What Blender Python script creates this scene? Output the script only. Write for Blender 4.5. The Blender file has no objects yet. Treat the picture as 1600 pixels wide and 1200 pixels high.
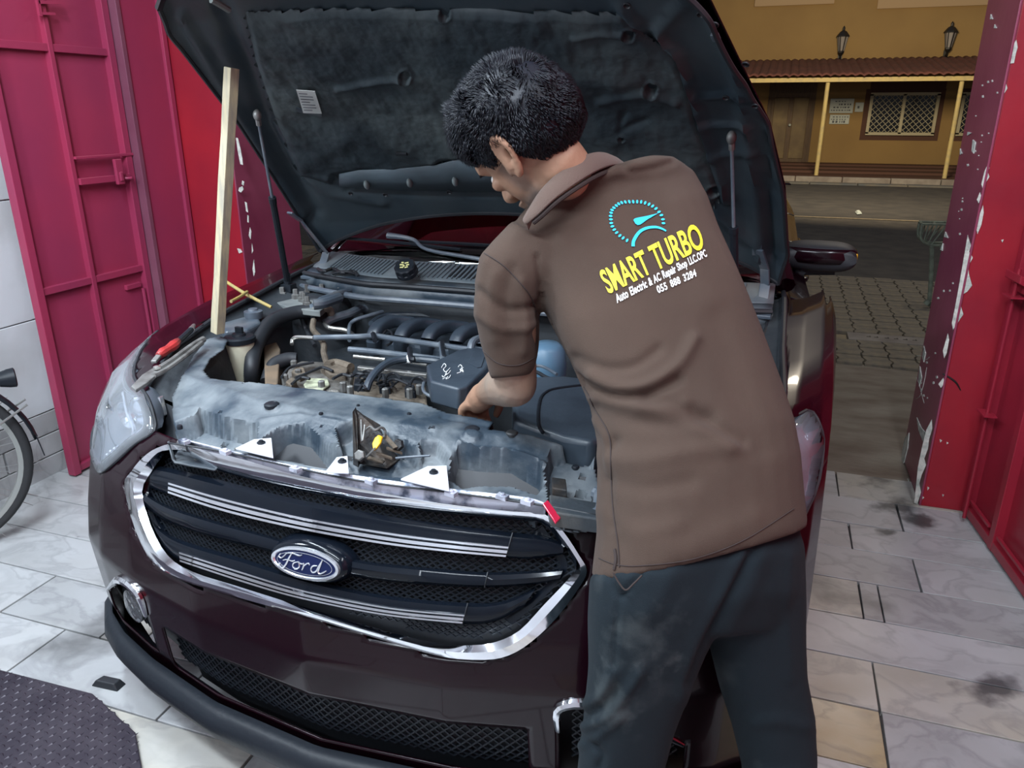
import bpy, bmesh, math, random
import numpy as np
from mathutils import Vector, Matrix, noise as mnoise
from mathutils.bvhtree import BVHTree
random.seed(7); np.random.seed(7)
SC = bpy.context.scene; COL = SC.collection
V3 = Vector
# ------------------------------------------------------------ camera, world, lights, exposure
CAMH = 1.55; PITCH = math.atan(430/1200); YAW = math.radians(18.55)
Fh = V3((-math.sin(YAW), math.cos(YAW), 0)); Rh = V3((math.cos(YAW), math.sin(YAW), 0)); Uh = V3((0, 0, 1))
FW = Fh*math.cos(PITCH)-Uh*math.sin(PITCH); UP = Uh*math.cos(PITCH)+Fh*math.sin(PITCH)
CP = V3((0, 0, CAMH))
cd = bpy.data.cameras.new('camera'); cam = bpy.data.objects.new('camera', cd); COL.objects.link(cam)
cd.sensor_width = 36; cd.lens = 36*1200/1600; cd.clip_start = .05; cd.clip_end = 200
mw = Matrix((Rh, UP, -FW)).transposed().to_4x4(); mw.translation = CP; cam.matrix_world = mw
SC.camera = cam
w = bpy.data.worlds.new('world'); SC.world = w; w.use_nodes = True
bg = w.node_tree.nodes['Background']; bg.inputs[0].default_value = (.62, .66, .75, 1); bg.inputs[1].default_value = .22
def area(name, loc, target, sx, sy, power, col):
    l = bpy.data.lights.new(name, 'AREA'); l.shape = 'RECTANGLE'; l.size = sx; l.size_y = sy; l.energy = power; l.color = col
    o = bpy.data.objects.new(name, l); COL.objects.link(o); o.location = loc
    o.rotation_euler = (V3(target)-V3(loc)).to_track_quat('-Z', 'Y').to_euler(); return o
area('ceiling_tube_light', (-1.75, 1.15, 2.95), (-1.2, 1.6, 0), 1.5, .16, 62, (.78, .9, 1))
area('ceiling_tube_light', (-.75, -.1, 3.0), (-.5, 1.3, .6), 1.5, .16, 66, (.80, .9, 1))
area('ceiling_tube_light', (.6, .9, 3.0), (.6, 1.8, .0), .16, 1.4, 30, (.85, .92, 1))
area('ceiling_tube_light', (-1.0, -1.5, 3.05), (-1.0, -1.4, 0), 1.6, .16, 60, (.80, .9, 1))  # unseen tube added to brighten the rear floor that the chrome mirrors
area('added_ceiling_fill', (-1.0, .3, 2.7), (-1.0, .3, 3.2), 1.8, .3, 26, (.80, .9, 1))  # added upward fill that brightens the ceiling and raises the room's ambient light
area('work_lamp', (-2.05, .55, 2.1), (-1.3, 1.5, .9), .28, .28, 26, (.80, .9, 1))
area('added_building_fill', (1.0, 12.5, 3.4), (2.5, 22, 1.5), 1.2, 1.2, 440, (1, .82, .55))  # added warm fill above the road, lights the building under its veranda roof
area('street_lamp_light', (1.2, 7.6, 4.6), (1.0, 6.2, 0), .5, .5, 34, (1, .88, .7))
vs = SC.view_settings; vs.view_transform = 'Standard'; vs.look = 'None'; vs.gamma = 1; vs.exposure = 0.0; vs.use_curve_mapping = False
SC.display_settings.display_device = 'sRGB'

# ------------------------------------------------------------ placement from the surveyed view
def ray(x, y): return Rh*(x-800)+UP*(600-y)+FW*1200
def PD(x, y, zc): return CP+ray(x, y)*(zc/1200)
def wx(x, y, X): r = ray(x, y); return CP+r*(X/r.x)
def wy(x, y, Y): r = ray(x, y); return CP+r*(Y/r.y)
def wz(x, y, z): r = ray(x, y); return CP+r*((z-CAMH)/r.z)
def pj(P):
    d = P-CP; k = 1200/d.dot(FW); return 800+d.dot(Rh)*k, 600-d.dot(UP)*k
CA = math.radians(2.0)
CV = V3((math.sin(CA), math.cos(CA), 0)); CU = V3((math.cos(CA), -math.sin(CA), 0))
F0 = V3((-.80812841, 1.0654621, 0))
def cw(u, v, z): return F0+CU*(u-.05*max(0, v-1.35))+CV*v+V3((0, 0, z))
def toc(P): d = P-F0; return V3((d.dot(CU), d.dot(CV), P.z))
def cu(x, y, u): r = ray(x, y); return CP+r*((u-(CP-F0).dot(CU))/r.dot(CU))
def cv(x, y, v): r = ray(x, y); return CP+r*((v-(CP-F0).dot(CV))/r.dot(CV))
def ip(x, pts): return float(np.interp(x, [p[0] for p in pts], [p[1] for p in pts]))
PLAN = [(0, .03), (.3, .06), (.55, .125), (.7, .18), (.8, .235), (.88, .31), (.93, .42), (.955, .55), (.966, .8), (.963, 1.0), (.945, 1.3), (.925, 1.6)]
LEAN = [(0, .05), (.2, .03), (.3, 0), (.5, -.02), (.6, 0), (.7, .03), (.8, .08), (.88, .15), (.93, .28), (.96, .45), (.985, .75), (1.003, .93), (1.02, 1.3)]
def plan(u): return ip(abs(u), PLAN[:9])
def lean(z): return ip(z, LEAN)
def onfront(x, y, off=0.0):
    r = ray(x, y)
    lo = None
    t = .8
    while t < 2.8:
        c = toc(CP+r*(t/1200))
        g = c.y-(plan(c.x)+lean(c.z)-off)
        if abs(c.x) < 1.0 and g > 0:
            a, b = t-.02, t
            for _ in range(12):
                m = (a+b)/2; c = toc(CP+r*(m/1200))
                if c.y-(plan(c.x)+lean(c.z)-off) > 0: b = m
                else: a = m
            return CP+r*(b/1200)
        t += .02
    return CP+r*(1.6/1200)

# ------------------------------------------------------------ materials
MATS = {}
def mat(name, col, rough=.5, metal=0, col2=None, ns=8, amt=.5, bump=0, bs=60, coat=0, spec=.5, r2=None, sheen=0, trans=0, sharp=.15, emit=0, detail=6, stretch=None, alpha=1):
    if name in MATS: return MATS[name]
    m = bpy.data.materials.new(name); m.use_nodes = True; nt = m.node_tree; N = nt.nodes; L = nt.links
    b = N['Principled BSDF']; b.inputs['Base Color'].default_value = (*col, 1); b.inputs['Roughness'].default_value = rough
    b.inputs['Metallic'].default_value = metal; b.inputs['Specular IOR Level'].default_value = spec
    b.inputs['Coat Weight'].default_value = coat; b.inputs['Coat Roughness'].default_value = .04
    b.inputs['Sheen Weight'].default_value = sheen; b.inputs['Transmission Weight'].default_value = trans; b.inputs['Alpha'].default_value = alpha
    if emit: b.inputs['Emission Color'].default_value = (*col, 1); b.inputs['Emission Strength'].default_value = emit
    tc = N.new('ShaderNodeTexCoord'); src = tc.outputs['Object']
    if stretch:
        mp = N.new('ShaderNodeMapping'); mp.inputs['Scale'].default_value = stretch; L.new(src, mp.inputs[0]); src = mp.outputs[0]
    if col2 or r2 is not None:
        n = N.new('ShaderNodeTexNoise'); n.inputs['Scale'].default_value = ns; n.inputs['Detail'].default_value = detail; L.new(src, n.inputs['Vector'])
        mr = N.new('ShaderNodeMapRange'); mr.inputs[1].default_value = amt-sharp; mr.inputs[2].default_value = amt+sharp; L.new(n.outputs['Fac'], mr.inputs[0])
        if col2:
            mx = N.new('ShaderNodeMix'); mx.data_type = 'RGBA'; L.new(mr.outputs[0], mx.inputs[0]); mx.inputs[6].default_value = (*col, 1); mx.inputs[7].default_value = (*col2, 1)
            L.new(mx.outputs[2], b.inputs['Base Color'])
        if r2 is not None:
            m2 = N.new('ShaderNodeMix'); L.new(mr.outputs[0], m2.inputs[0]); m2.inputs[2].default_value = rough; m2.inputs[3].default_value = r2
            L.new(m2.outputs[0], b.inputs['Roughness'])
    if bump:
        n2 = N.new('ShaderNodeTexNoise'); n2.inputs['Scale'].default_value = bs; n2.inputs['Detail'].default_value = 4; L.new(src, n2.inputs['Vector'])
        bp = N.new('ShaderNodeBump'); bp.inputs['Strength'].default_value = bump; bp.inputs['Distance'].default_value = .01; L.new(n2.outputs['Fac'], bp.inputs['Height'])
        L.new(bp.outputs[0], b.inputs['Normal'])
    MATS[name] = m; return m
M_RED = mat('door_red_paint', (.345, .035, .085), .34, col2=(.29, .032, .085), ns=2.5, amt=.5, bump=.12, bs=14, r2=.42)
M_REDB = mat('bright_red_paint', (.35, .014, .026), .38, col2=(.27, .012, .026), ns=3, bump=.12, bs=20)
M_REDR = mat('gate_red_enamel', (.33, .018, .036), .34, col2=(.27, .016, .035), ns=3, bump=.1, bs=14)
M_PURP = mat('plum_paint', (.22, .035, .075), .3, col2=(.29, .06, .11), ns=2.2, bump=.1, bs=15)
M_PLUMD = mat('dark_plum_paint', (.17, .05, .085), .38, col2=(.22, .08, .12), ns=3)
M_CHIP = mat('bare_plaster', (.66, .66, .60), .8, col2=(.36, .40, .36), ns=30, amt=.55, bump=.5, bs=80)
M_WALL = mat('white_wall_paint', (.62, .65, .67), .55, col2=(.46, .47, .47), ns=2.2, amt=.6, bump=.1, bs=12)
M_DARKWALL = mat('grey_wall_paint', (.58, .60, .62), .7)
M_CEIL = mat('ceiling_white', (.6, .62, .64), .7)
def marble(name, a, b_, vein, rot=0, ns=3.2):
    if name in MATS: return MATS[name]
    m = mat(name, a, .28, col2=b_, ns=ns, amt=.52, sharp=.22, r2=.45, bump=.06, bs=30)
    N = m.node_tree.nodes; L = m.node_tree.links; bs = N['Principled BSDF']
    base = bs.inputs['Base Color'].links[0].from_socket
    geo = N.new('ShaderNodeNewGeometry')
    mp = N.new('ShaderNodeMapping'); mp.inputs['Rotation'].default_value = (0, 0, rot); mp.inputs['Scale'].default_value = (3.0, 4.6, 3); L.new(geo.outputs['Position'], mp.inputs[0])
    n = N.new('ShaderNodeTexNoise'); n.inputs['Scale'].default_value = 1.6; n.inputs['Detail'].default_value = 9; n.inputs['Distortion'].default_value = .5; L.new(mp.outputs[0], n.inputs[0])
    mr = N.new('ShaderNodeValToRGB'); e = mr.color_ramp.elements
    e[0].position = .44; e[0].color = (0, 0, 0, 1); e[1].position = .50; e[1].color = (.45, .45, .45, 1)
    x = e.new(.54); x.color = (.12, .12, .12, 1); x = e.new(.62); x.color = (.22, .22, .22, 1); x = e.new(.7); x.color = (0, 0, 0, 1)
    L.new(n.outputs['Fac'], mr.inputs[0])
    mx = N.new('ShaderNodeMix'); mx.data_type = 'RGBA'; L.new(mr.outputs[0], mx.inputs[0]); L.new(base, mx.inputs[6]); mx.inputs[7].default_value = (*vein, 1)
    # oil stains and trodden dirt
    n2 = N.new('ShaderNodeTexNoise'); n2.inputs['Scale'].default_value = 2.3; n2.inputs['Detail'].default_value = 8; L.new(geo.outputs['Position'], n2.inputs[0])
    m2 = N.new('ShaderNodeMapRange'); m2.inputs[1].default_value = .57; m2.inputs[2].default_value = .70; m2.inputs[4].default_value = .8; L.new(n2.outputs['Fac'], m2.inputs[0])
    mx2 = N.new('ShaderNodeMix'); mx2.data_type = 'RGBA'; L.new(m2.outputs[0], mx2.inputs[0]); L.new(mx.outputs[2], mx2.inputs[6]); mx2.inputs[7].default_value = (.09, .09, .09, 1)
    L.new(mx2.outputs[2], bs.inputs['Base Color'])
    return m
MARB = [marble('marble_white', (.50, .51, .52), (.40, .40, .395), (.24, .24, .25), .5),
        marble('marble_grey', (.42, .43, .44), (.34, .34, .335), (.19, .19, .2), .9, 2.5),
        marble('marble_cream', (.47, .465, .44), (.42, .39, .32), (.23, .22, .22), .3, 4),
        marble('marble_ochre', (.48, .43, .33), (.42, .33, .18), (.2, .18, .15), 1.2, 4)]
M_JOINT = mat('dirty_joint', (.045, .042, .04), .9)
M_PAVER = mat('sandy_paver', (.16, .14, .115), .9, col2=(.24, .20, .14), ns=12, bump=.4, bs=90)
M_SAND = mat('joint_sand', (.34, .27, .17), .95, col2=(.24, .2, .14), ns=20, bump=.4, bs=120)
M_RAMP = mat('dusty_concrete', (.25, .215, .17), .85, col2=(.16, .12, .09), ns=3.4, amt=.53, bump=.5, bs=28, stretch=(1, 2.2, 1))
M_ASPH = mat('asphalt', (.055, .05, .046), .9, col2=(.085, .075, .065), ns=4, bump=.5, bs=70)
M_ASPH2 = mat('asphalt_far', (.035, .033, .033), .9, col2=(.055, .05, .046), ns=3, bump=.4, bs=70)
M_KERB = mat('kerb_concrete', (.20, .17, .15), .9, col2=(.28, .25, .22), ns=6)
M_OCHRE = mat('ochre_render', (.36, .23, .085), .85, col2=(.31, .195, .075), ns=.8, bump=.15, bs=25)
M_OCHREL = mat('pale_ochre_render', (.47, .33, .19), .85)
M_ROOFT = mat('brown_roof_tile', (.16, .055, .042), .8, col2=(.11, .04, .032), ns=3)
M_YPOST = mat('cream_yellow_paint', (.60, .47, .19), .6, col2=(.42, .35, .2), ns=9, amt=.62)
M_WOODD = mat('dark_door_wood', (.085, .05, .028), .6, col2=(.13, .075, .035), ns=6, stretch=(8, 8, 1))
M_BRBAND = mat('brown_band_paint', (.10, .045, .03), .8)
M_CREAMF = mat('cream_window_frame', (.50, .45, .30), .5)
M_DGLASS = mat('dark_window_glass', (.012, .013, .015), .12)
M_IRON = mat('black_iron', (.012, .01, .01), .5)
M_LAMPG = mat('lamp_glass', (.35, .32, .3), .2)
M_SIGN = mat('sign_white', (.48, .53, .50), .5)
M_INK = mat('sign_ink', (.08, .09, .11), .6)
M_PAINT = mat('burgundy_car_paint', (.0070, .0008, .0030), .22, coat=.22, spec=.2)
M_CHROME = mat('chrome', (.82, .84, .88), .06, 1, r2=.14, ns=14, amt=.6)
M_CHROMED = mat('dusty_chrome', (.66, .68, .78), .38, .5, col2=(.10, .12, .17), ns=22, amt=.55, r2=.5, sharp=.07)
M_GLOSSB = mat('gloss_black_plastic', (.004, .006, .010), .12, coat=0, spec=.22)
M_BLK = mat('black_plastic', (.012, .015, .020), .45, spec=.25, bump=.1, bs=60)
M_BLKR = mat('black_rubber', (.014, .016, .02), .55)
M_DUSTP = mat('dusty_plastic', (.026, .040, .056), .42, col2=(.185, .205, .215), ns=8, amt=.57, sharp=.17, r2=.7, bump=.15, bs=60)
M_DUSTD = mat('dusty_dark_plastic', (.022, .028, .034), .5, col2=(.085, .08, .07), ns=9, amt=.58, bump=.2, bs=50)
M_ENG = mat('black_engine_plastic', (.028, .038, .052), .38, col2=(.045, .06, .078), ns=6, bump=.1, bs=40)
M_BAY = mat('engine_bay_dark', (.016, .021, .027), .6, col2=(.035, .04, .045), ns=8, bump=.2, bs=40)
M_BAYP = mat('painted_bay_panel', (.060, .078, .10), .4, col2=(.15, .155, .16), ns=10, amt=.58)
M_ALU = mat('grimy_cast_aluminium', (.30, .29, .27), .5, .6, col2=(.07, .06, .05), ns=14, amt=.5, bump=.4, bs=60)
M_PIPE = mat('grey_pipe', (.085, .105, .13), .38, col2=(.16, .18, .2), ns=20, amt=.6)
M_SILV = mat('bright_metal_tube', (.75, .74, .70), .25, .9)
M_GRIME = mat('brown_grime', (.075, .058, .042), .75, col2=(.14, .11, .08), ns=18, bump=.4, bs=80)
M_HOODIN = mat('hood_inner_panel', (.020, .032, .042), .38, col2=(.045, .060, .068), ns=5, amt=.55, r2=.55, bump=.15, bs=18)
M_LINER = mat('hood_insulation', (.019, .030, .037), .55, col2=(.085, .105, .105), ns=3.0, amt=.64, sharp=.16, bump=.6, bs=14, r2=.7)
M_HOODB = mat('bare_hood_metal', (.08, .11, .13), .4, col2=(.05, .065, .075), ns=5)
M_LENS = mat('headlamp_lens', (.86, .9, .95), .05, trans=.92, spec=.6)
M_REFL = mat('headlamp_reflector', (.8, .84, .9), .18, .9)
M_LAMPIN = mat('headlamp_inner', (.16, .19, .23), .35, .6)
M_CLEARY = mat('aged_clear_plastic', (.62, .60, .46), .35, col2=(.48, .44, .32), ns=6)
M_YEL = mat('yellow_plastic', (.75, .42, .015), .4)
M_WOOD = mat('pale_timber', (.47, .40, .25), .7, col2=(.30, .27, .21), ns=5, stretch=(18, 18, 1), bump=.2, bs=60)
M_RUST = mat('rusty_steel', (.040, .041, .043), .5, .6, col2=(.070, .054, .042), amt=.56, ns=30, bump=.3)
M_WORN = mat('worn_tool_steel', (.25, .25, .24), .5, .5, col2=(.10, .095, .09), ns=26, amt=.52)
M_REDG = mat('red_grip', (.38, .03, .03), .4, col2=(.18, .03, .03), ns=30)
M_BLUE = mat('emblem_blue', (.006, .011, .05), .3, coat=.1, spec=.25)
M_EMB = mat('emblem_silver', (.75, .78, .82), .2, .8)
M_WHITE = mat('white_ink', (.82, .84, .84), .6)
M_CYAN = mat('cyan_print', (.01, .50, .75), .6)
M_YPRINT = mat('yellow_print', (.78, .70, .03), .6)
M_SHIRT = mat('brown_pique_cotton', (.071, .048, .037), .9, spec=.12, sheen=.04, bump=.25, bs=900, col2=(.060, .041, .032), ns=5)
M_SEAM_SHADE = mat('seam_and_gap_shade', (.03, .02, .018), .9)  # seams, and the shade strip below the collar
M_PANTS = mat('slate_trousers', (.0125, .0180, .0225), .9, spec=.1, sheen=.02, bump=.2, bs=700, col2=(.05, .058, .062), ns=7, amt=.68, sharp=.12)
M_HAIR = mat('black_hair', (.004, .005, .010), .5, spec=.35)
M_SKIN = mat('brown_skin', (.37, .215, .14), .55, spec=.3, col2=(.30, .17, .11), ns=9, bump=.08, bs=120)
M_SKIND = mat('grimy_forearm_skin', (.31, .20, .14), .6, col2=(.15, .12, .10), ns=14, amt=.55)
M_SHOE = mat('black_shoe', (.02, .02, .022), .5)
M_TYRE = mat('tyre_rubber', (.022, .022, .024), .75, bump=.2)
M_SPOKE = mat('bicycle_metal', (.42, .43, .42), .35, .8)
M_RIMG = mat('bicycle_rim_grey', (.36, .37, .35), .4, .5)
M_GREEN = mat('old_green_paint', (.20, .23, .17), .6, col2=(.12, .13, .1), ns=20)
M_CHECK = mat('dark_checker_plate', (.030, .024, .036), .42, .3, col2=(.05, .042, .055), ns=10)
M_GLASS = mat('windscreen_glass', (.35, .38, .42), .02, trans=1, spec=.6)
M_INT = mat('car_interior', (.02, .02, .024), .8)
M_LABEL = mat('silver_label', (.62, .65, .62), .5)
M_REDREF = mat('red_reflector', (.55, .02, .06), .15, coat=1)
M_TAIL = mat('pink_lamp_plastic', (.62, .25, .42), .2, coat=1)

def patch(m, spots, col, ns, thr, soft, k=1.0):
    nt = m.node_tree; N = nt.nodes; L = nt.links; bs = N['Principled BSDF']; geo = N.new('ShaderNodeNewGeometry')
    s_ = bs.inputs['Base Color']; cur = s_.links[0].from_socket
    n = N.new('ShaderNodeTexNoise'); n.inputs['Scale'].default_value = ns; n.inputs['Detail'].default_value = 7; L.new(geo.outputs['Position'], n.inputs[0])
    for c, r in spots:
        d = N.new('ShaderNodeVectorMath'); d.operation = 'DISTANCE'; L.new(geo.outputs['Position'], d.inputs[0]); d.inputs[1].default_value = c
        a = N.new('ShaderNodeMapRange'); a.inputs[1].default_value = r; a.inputs[2].default_value = 0; a.inputs[3].default_value = 0; a.inputs[4].default_value = .55; L.new(d.outputs['Value'], a.inputs[0])
        b = N.new('ShaderNodeMath'); b.operation = 'ADD'; L.new(a.outputs[0], b.inputs[0]); L.new(n.outputs['Fac'], b.inputs[1])
        e = N.new('ShaderNodeMapRange'); e.inputs[1].default_value = thr; e.inputs[2].default_value = thr+soft; e.inputs[4].default_value = k; L.new(b.outputs[0], e.inputs[0])
        mx = N.new('ShaderNodeMix'); mx.data_type = 'RGBA'; L.new(e.outputs[0], mx.inputs[0]); L.new(cur, mx.inputs[6]); mx.inputs[7].default_value = (*col, 1); cur = mx.outputs[2]
    L.new(cur, s_)
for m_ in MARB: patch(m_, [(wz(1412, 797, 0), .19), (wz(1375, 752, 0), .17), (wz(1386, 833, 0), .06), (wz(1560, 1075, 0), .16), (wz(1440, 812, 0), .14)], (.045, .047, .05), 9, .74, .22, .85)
patch(M_PANTS, [(PD(1000, 985, 1.22), .11), (PD(1010, 1015, 1.24), .07), (PD(960, 1080, 1.25), .09)], (.085, .098, .10), 26, .72, .45, .55)
# ------------------------------------------------------------ mesh building
class MB:
    def __init__(s): s.v = []; s.f = []
    def add(s, vs, fs):
        n = len(s.v); s.v += [tuple(x) for x in vs]; s.f += [tuple(i+n for i in f) for f in fs]; return s
    def box(s, c, h, R=None):
        c = V3(c); vs = []
        for x in (-1, 1):
            for y in (-1, 1):
                for z in (-1, 1):
                    p = V3((x*h[0], y*h[1], z*h[2])); vs.append(c+(R @ p if R else p))
        return s.add(vs, [(0, 1, 3, 2), (4, 6, 7, 5), (0, 4, 5, 1), (2, 3, 7, 6), (0, 2, 6, 4), (1, 5, 7, 3)])
    def bar(s, a, b, w, h, upv=(0, 0, 1)):
        a, b = V3(a), V3(b); d = b-a; L = d.length; d.normalize(); x = d.cross(V3(upv))
        if x.length < 1e-4: x = d.cross(V3((1, 0, 0)))
        x.normalize(); y = x.cross(d); R = Matrix((x, d, y)).transposed()
        return s.box((a+b)/2, (w/2, L/2, h/2), R)
    def tube(s, pts, r, n=8, caps=True, smooth=True):
        pts = [V3(p) for p in pts]
        rs = r if isinstance(r, (list, tuple)) else [r]*len(pts)
        if smooth and len(pts) > 2: pts, rs = crs(pts, rs, 5)
        prev = None; rings = []
        for i, p in enumerate(pts):
            d = (pts[min(i+1, len(pts)-1)]-pts[max(i-1, 0)]).normalized()
            if prev is None: x = d.orthogonal().normalized()
            else: x = (prev-d*prev.dot(d)).normalized()
            prev = x; y = d.cross(x)
            rings.append([p+(x*math.cos(2*math.pi*k/n)+y*math.sin(2*math.pi*k/n))*rs[i] for k in range(n)])
        return s.rings(rings, caps)
    def rings(s, rings, caps=True, closed=True):
        n = len(rings[0]); vs = [p for r in rings for p in r]; fs = []
        for i in range(len(rings)-1):
            for k in range(n if closed else n-1):
                a = i*n+k; b = i*n+(k+1) % n; fs.append((a, b, b+n, a+n))
        if caps: fs.append(tuple(range(n-1, -1, -1))); fs.append(tuple((len(rings)-1)*n+k for k in range(n)))
        return s.add(vs, fs)
    def lathe(s, c, axis, prof, n=24, sx=1.0, xdir=None, caps=True):
        c = V3(c); a = V3(axis).normalized(); x = (V3(xdir)-a*V3(xdir).dot(a)).normalized() if xdir else a.orthogonal().normalized(); y = a.cross(x)
        return s.rings([[c+a*h+(x*math.cos(2*math.pi*k/n)*sx+y*math.sin(2*math.pi*k/n))*max(r, 1e-4) for k in range(n)] for r, h in prof], caps)
    def prism(s, pts, off, taper=1.0):
        pts = [V3(p) for p in pts]; n = len(pts); off = V3(off); c = sum(pts, V3())/n
        q = [c+(p-c)*taper+off for p in pts]
        return s.add(pts+q, [tuple(range(n-1, -1, -1)), tuple(range(n, 2*n))]+[(i, (i+1) % n, n+(i+1) % n, n+i) for i in range(n)])
    def grid(s, P):
        ny = len(P); nx = len(P[0]); vs = [p for r in P for p in r]
        return s.add(vs, [(j*nx+i, j*nx+i+1, (j+1)*nx+i+1, (j+1)*nx+i) for j in range(ny-1) for i in range(nx-1)])
    def ell(s, c, r, R=None, n=16, m=10):
        c = V3(c); rings = []
        for j in range(m+1):
            t = math.pi*j/m; zz = -math.cos(t); rr = max(math.sin(t), .02)
            rings.append([c+((R @ V3((rr*math.cos(2*math.pi*k/n)*r[0], rr*math.sin(2*math.pi*k/n)*r[1], zz*r[2]))) if R else V3((rr*math.cos(2*math.pi*k/n)*r[0], rr*math.sin(2*math.pi*k/n)*r[1], zz*r[2]))) for k in range(n)])
        return s.rings(rings)
def crs(pts, rs, k=5):
    P = []; Rr = []
    n = len(pts)
    for i in range(n-1):
        p0, p1, p2, p3 = pts[max(i-1, 0)], pts[i], pts[i+1], pts[min(i+2, n-1)]
        for j in range(k):
            t = j/k; t2, t3 = t*t, t*t*t
            P.append(.5*((2*p1)+(p2-p0)*t+(2*p0-5*p1+4*p2-p3)*t2+(3*p1-p0-3*p2+p3)*t3)); Rr.append(rs[i]+(rs[i+1]-rs[i])*t)
    P.append(pts[-1]); Rr.append(rs[-1]); return P, Rr
def csm(pts, k=4): return crs([V3(p) for p in pts], [0]*len(pts), k)[0]
def closed_smooth(pts, k=3):
    pts = [V3(p) for p in pts]; n = len(pts); out = []
    for i in range(n):
        p0, p1, p2, p3 = pts[i-1], pts[i], pts[(i+1) % n], pts[(i+2) % n]
        for j in range(k):
            t = j/k; t2, t3 = t*t, t*t*t
            out.append(.5*((2*p1)+(p2-p0)*t+(2*p0-5*p1+4*p2-p3)*t2+(3*p1-p0-3*p2+p3)*t3))
    return out
def link(o, parent=None):
    COL.objects.link(o)
    if parent is not None:
        o.parent = parent
        if parent.type == 'EMPTY': o.matrix_parent_inverse = Matrix.Translation(-parent.location)
    return o
def build(name, mb, m, parent=None, smooth=35, bevel=0, solid=0, kind=None, label=None, sub=0, fixn=True, bseg=2):
    me = bpy.data.meshes.new(name); me.from_pydata([tuple(v) for v in mb.v], [], mb.f)
    if fixn:
        bm = bmesh.new(); bm.from_mesh(me); bmesh.ops.recalc_face_normals(bm, faces=bm.faces); bm.to_mesh(me); bm.free()
    me.materials.append(m); o = bpy.data.objects.new(name, me)
    if solid:
        md = o.modifiers.new('s', 'SOLIDIFY'); md.thickness = solid; md.offset = 0
    if bevel:
        md = o.modifiers.new('b', 'BEVEL'); md.width = bevel; md.segments = bseg; md.limit_method = 'ANGLE'
    if sub:
        md = o.modifiers.new('u', 'SUBSURF'); md.levels = sub; md.render_levels = sub
    if smooth:
        me.polygons.foreach_set('use_smooth', [True]*len(me.polygons))
        if smooth < 180: me.set_sharp_from_angle(angle=math.radians(smooth))
    if kind: o['kind'] = kind
    if label: o['label'] = label
    return link(o, parent)
def tag(o, label, cat, group=None):
    o['label'] = label; o['category'] = cat
    if group: o['group'] = group
    return o
def thing(name, label, cat, loc, group=None):
    o = bpy.data.objects.new(name, None); COL.objects.link(o); o.location = loc; o.empty_display_size = .1
    return tag(o, label, cat, group)
def copyo(o, parent=None, loc=None):
    c = o.copy(); COL.objects.link(c)
    if parent is not None: c.parent = parent
    if loc is not None: c.location = loc
    return c
def struct(name, mb, m, parent=None, **k): 
    o = build(name, mb, m, parent, **k)
    if parent is None: o['kind'] = 'structure'
    return o
def inpoly(x, y, P):
    c = False; n = len(P); j = n-1
    for i in range(n):
        xi, yi = P[i][0], P[i][1]; xj, yj = P[j][0], P[j][1]
        if (yi > y) != (yj > y) and x < (xj-xi)*(y-yi)/(yj-yi)+xi: c = not c
        j = i
    return c
def segd(x, y, P):
    best = 1e9
    for (x0, y0), (x1, y1) in zip(P[:-1], P[1:]):
        dx, dy = x1-x0, y1-y0; t = max(0, min(1, ((x-x0)*dx+(y-y0)*dy)/(dx*dx+dy*dy+1e-9)))
        best = min(best, math.hypot(x-x0-t*dx, y-y0-t*dy))
    return best
def fbm(p, s=1.0): return mnoise.fractal(V3(p)*s, 1.0, 2.0, 4)

# ============================================================ THE SETTING
# ---- garage floor: marble slabs in rows parallel to the street
fl = MB(); fl.box((-.98, .5, -.06), (2.1, 2.955, .045)); floor = struct('floor', fl, M_JOINT, smooth=0)
rows = [-2.4, -2.12, -1.84, -1.56, -1.28, -1.0, -.72, -.44, -.16, .12, .35, .58, .80, 1.02, 1.25, 1.47, 1.69, 1.905, 2.115, 2.33, 2.548, 2.77, 2.97, 3.2, 3.45]
cuts = {17: [(.42), (1.05)], 18: [], 19: [-.15, .415, .476, 1.1], 20: [.615], 21: [.413], 22: [.61], 23: [.19, .39], 16: [.42], 15: [-1.85, .8], 14: [-1.98], 13: [-2.26, -1.6]}
TILE = {}
def tile_mesh(w_, d_, mi, seed):
    rnd = random.Random(seed); mb = MB(); h = .018
    j = lambda: rnd.uniform(-.0015, .0015)
    t = [(-w_/2+j(), -d_/2+j()), (w_/2+j(), -d_/2+j()), (w_/2+j(), d_/2+j()), (-w_/2+j(), d_/2+j())]
    mb.prism([(x, y, -.016) for x, y in t], (0, 0, h+.0), .997)
    return mb
ti = 0
for r in range(len(rows)-1):
    y0, y1 = rows[r], rows[r+1]; x = -3.04; rnd = random.Random(r*13+5)
    base = cuts.get(r, None); xs = [x]
    off = -2.26 if r % 2 else -1.98
    if base is None:
        xs += [off+k*.56+rnd.uniform(-.03, .03) for k in range(6)]
    else:
        xs += [q for q in [off, off+.55, off+1.15, off+1.7] if q < -.25]+sorted(base)
    xs = sorted(set(xs))+[1.10]; xs = [q for i, q in enumerate(xs) if i == 0 or q-xs[i-1] > .05]
    for a, b in zip(xs[:-1], xs[1:]):
        mi = rnd.choices([0, 1, 2, 3], [6, 4, 2, .3])[0]
        if r == 16 and a < .41 < b+.02 and b < .5: mi = 3
        if r == 19 and a > -.2 and b < .45: mi = 2
        o = build('tile', tile_mesh(b-a-.005, y1-y0-.005, mi, ti), MARB[mi], floor, smooth=0, bevel=.0012, bseg=1)
        o.location = ((a+b)/2, (y0+y1)/2, rnd.uniform(-.0008, .0008)); ti += 1
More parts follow.
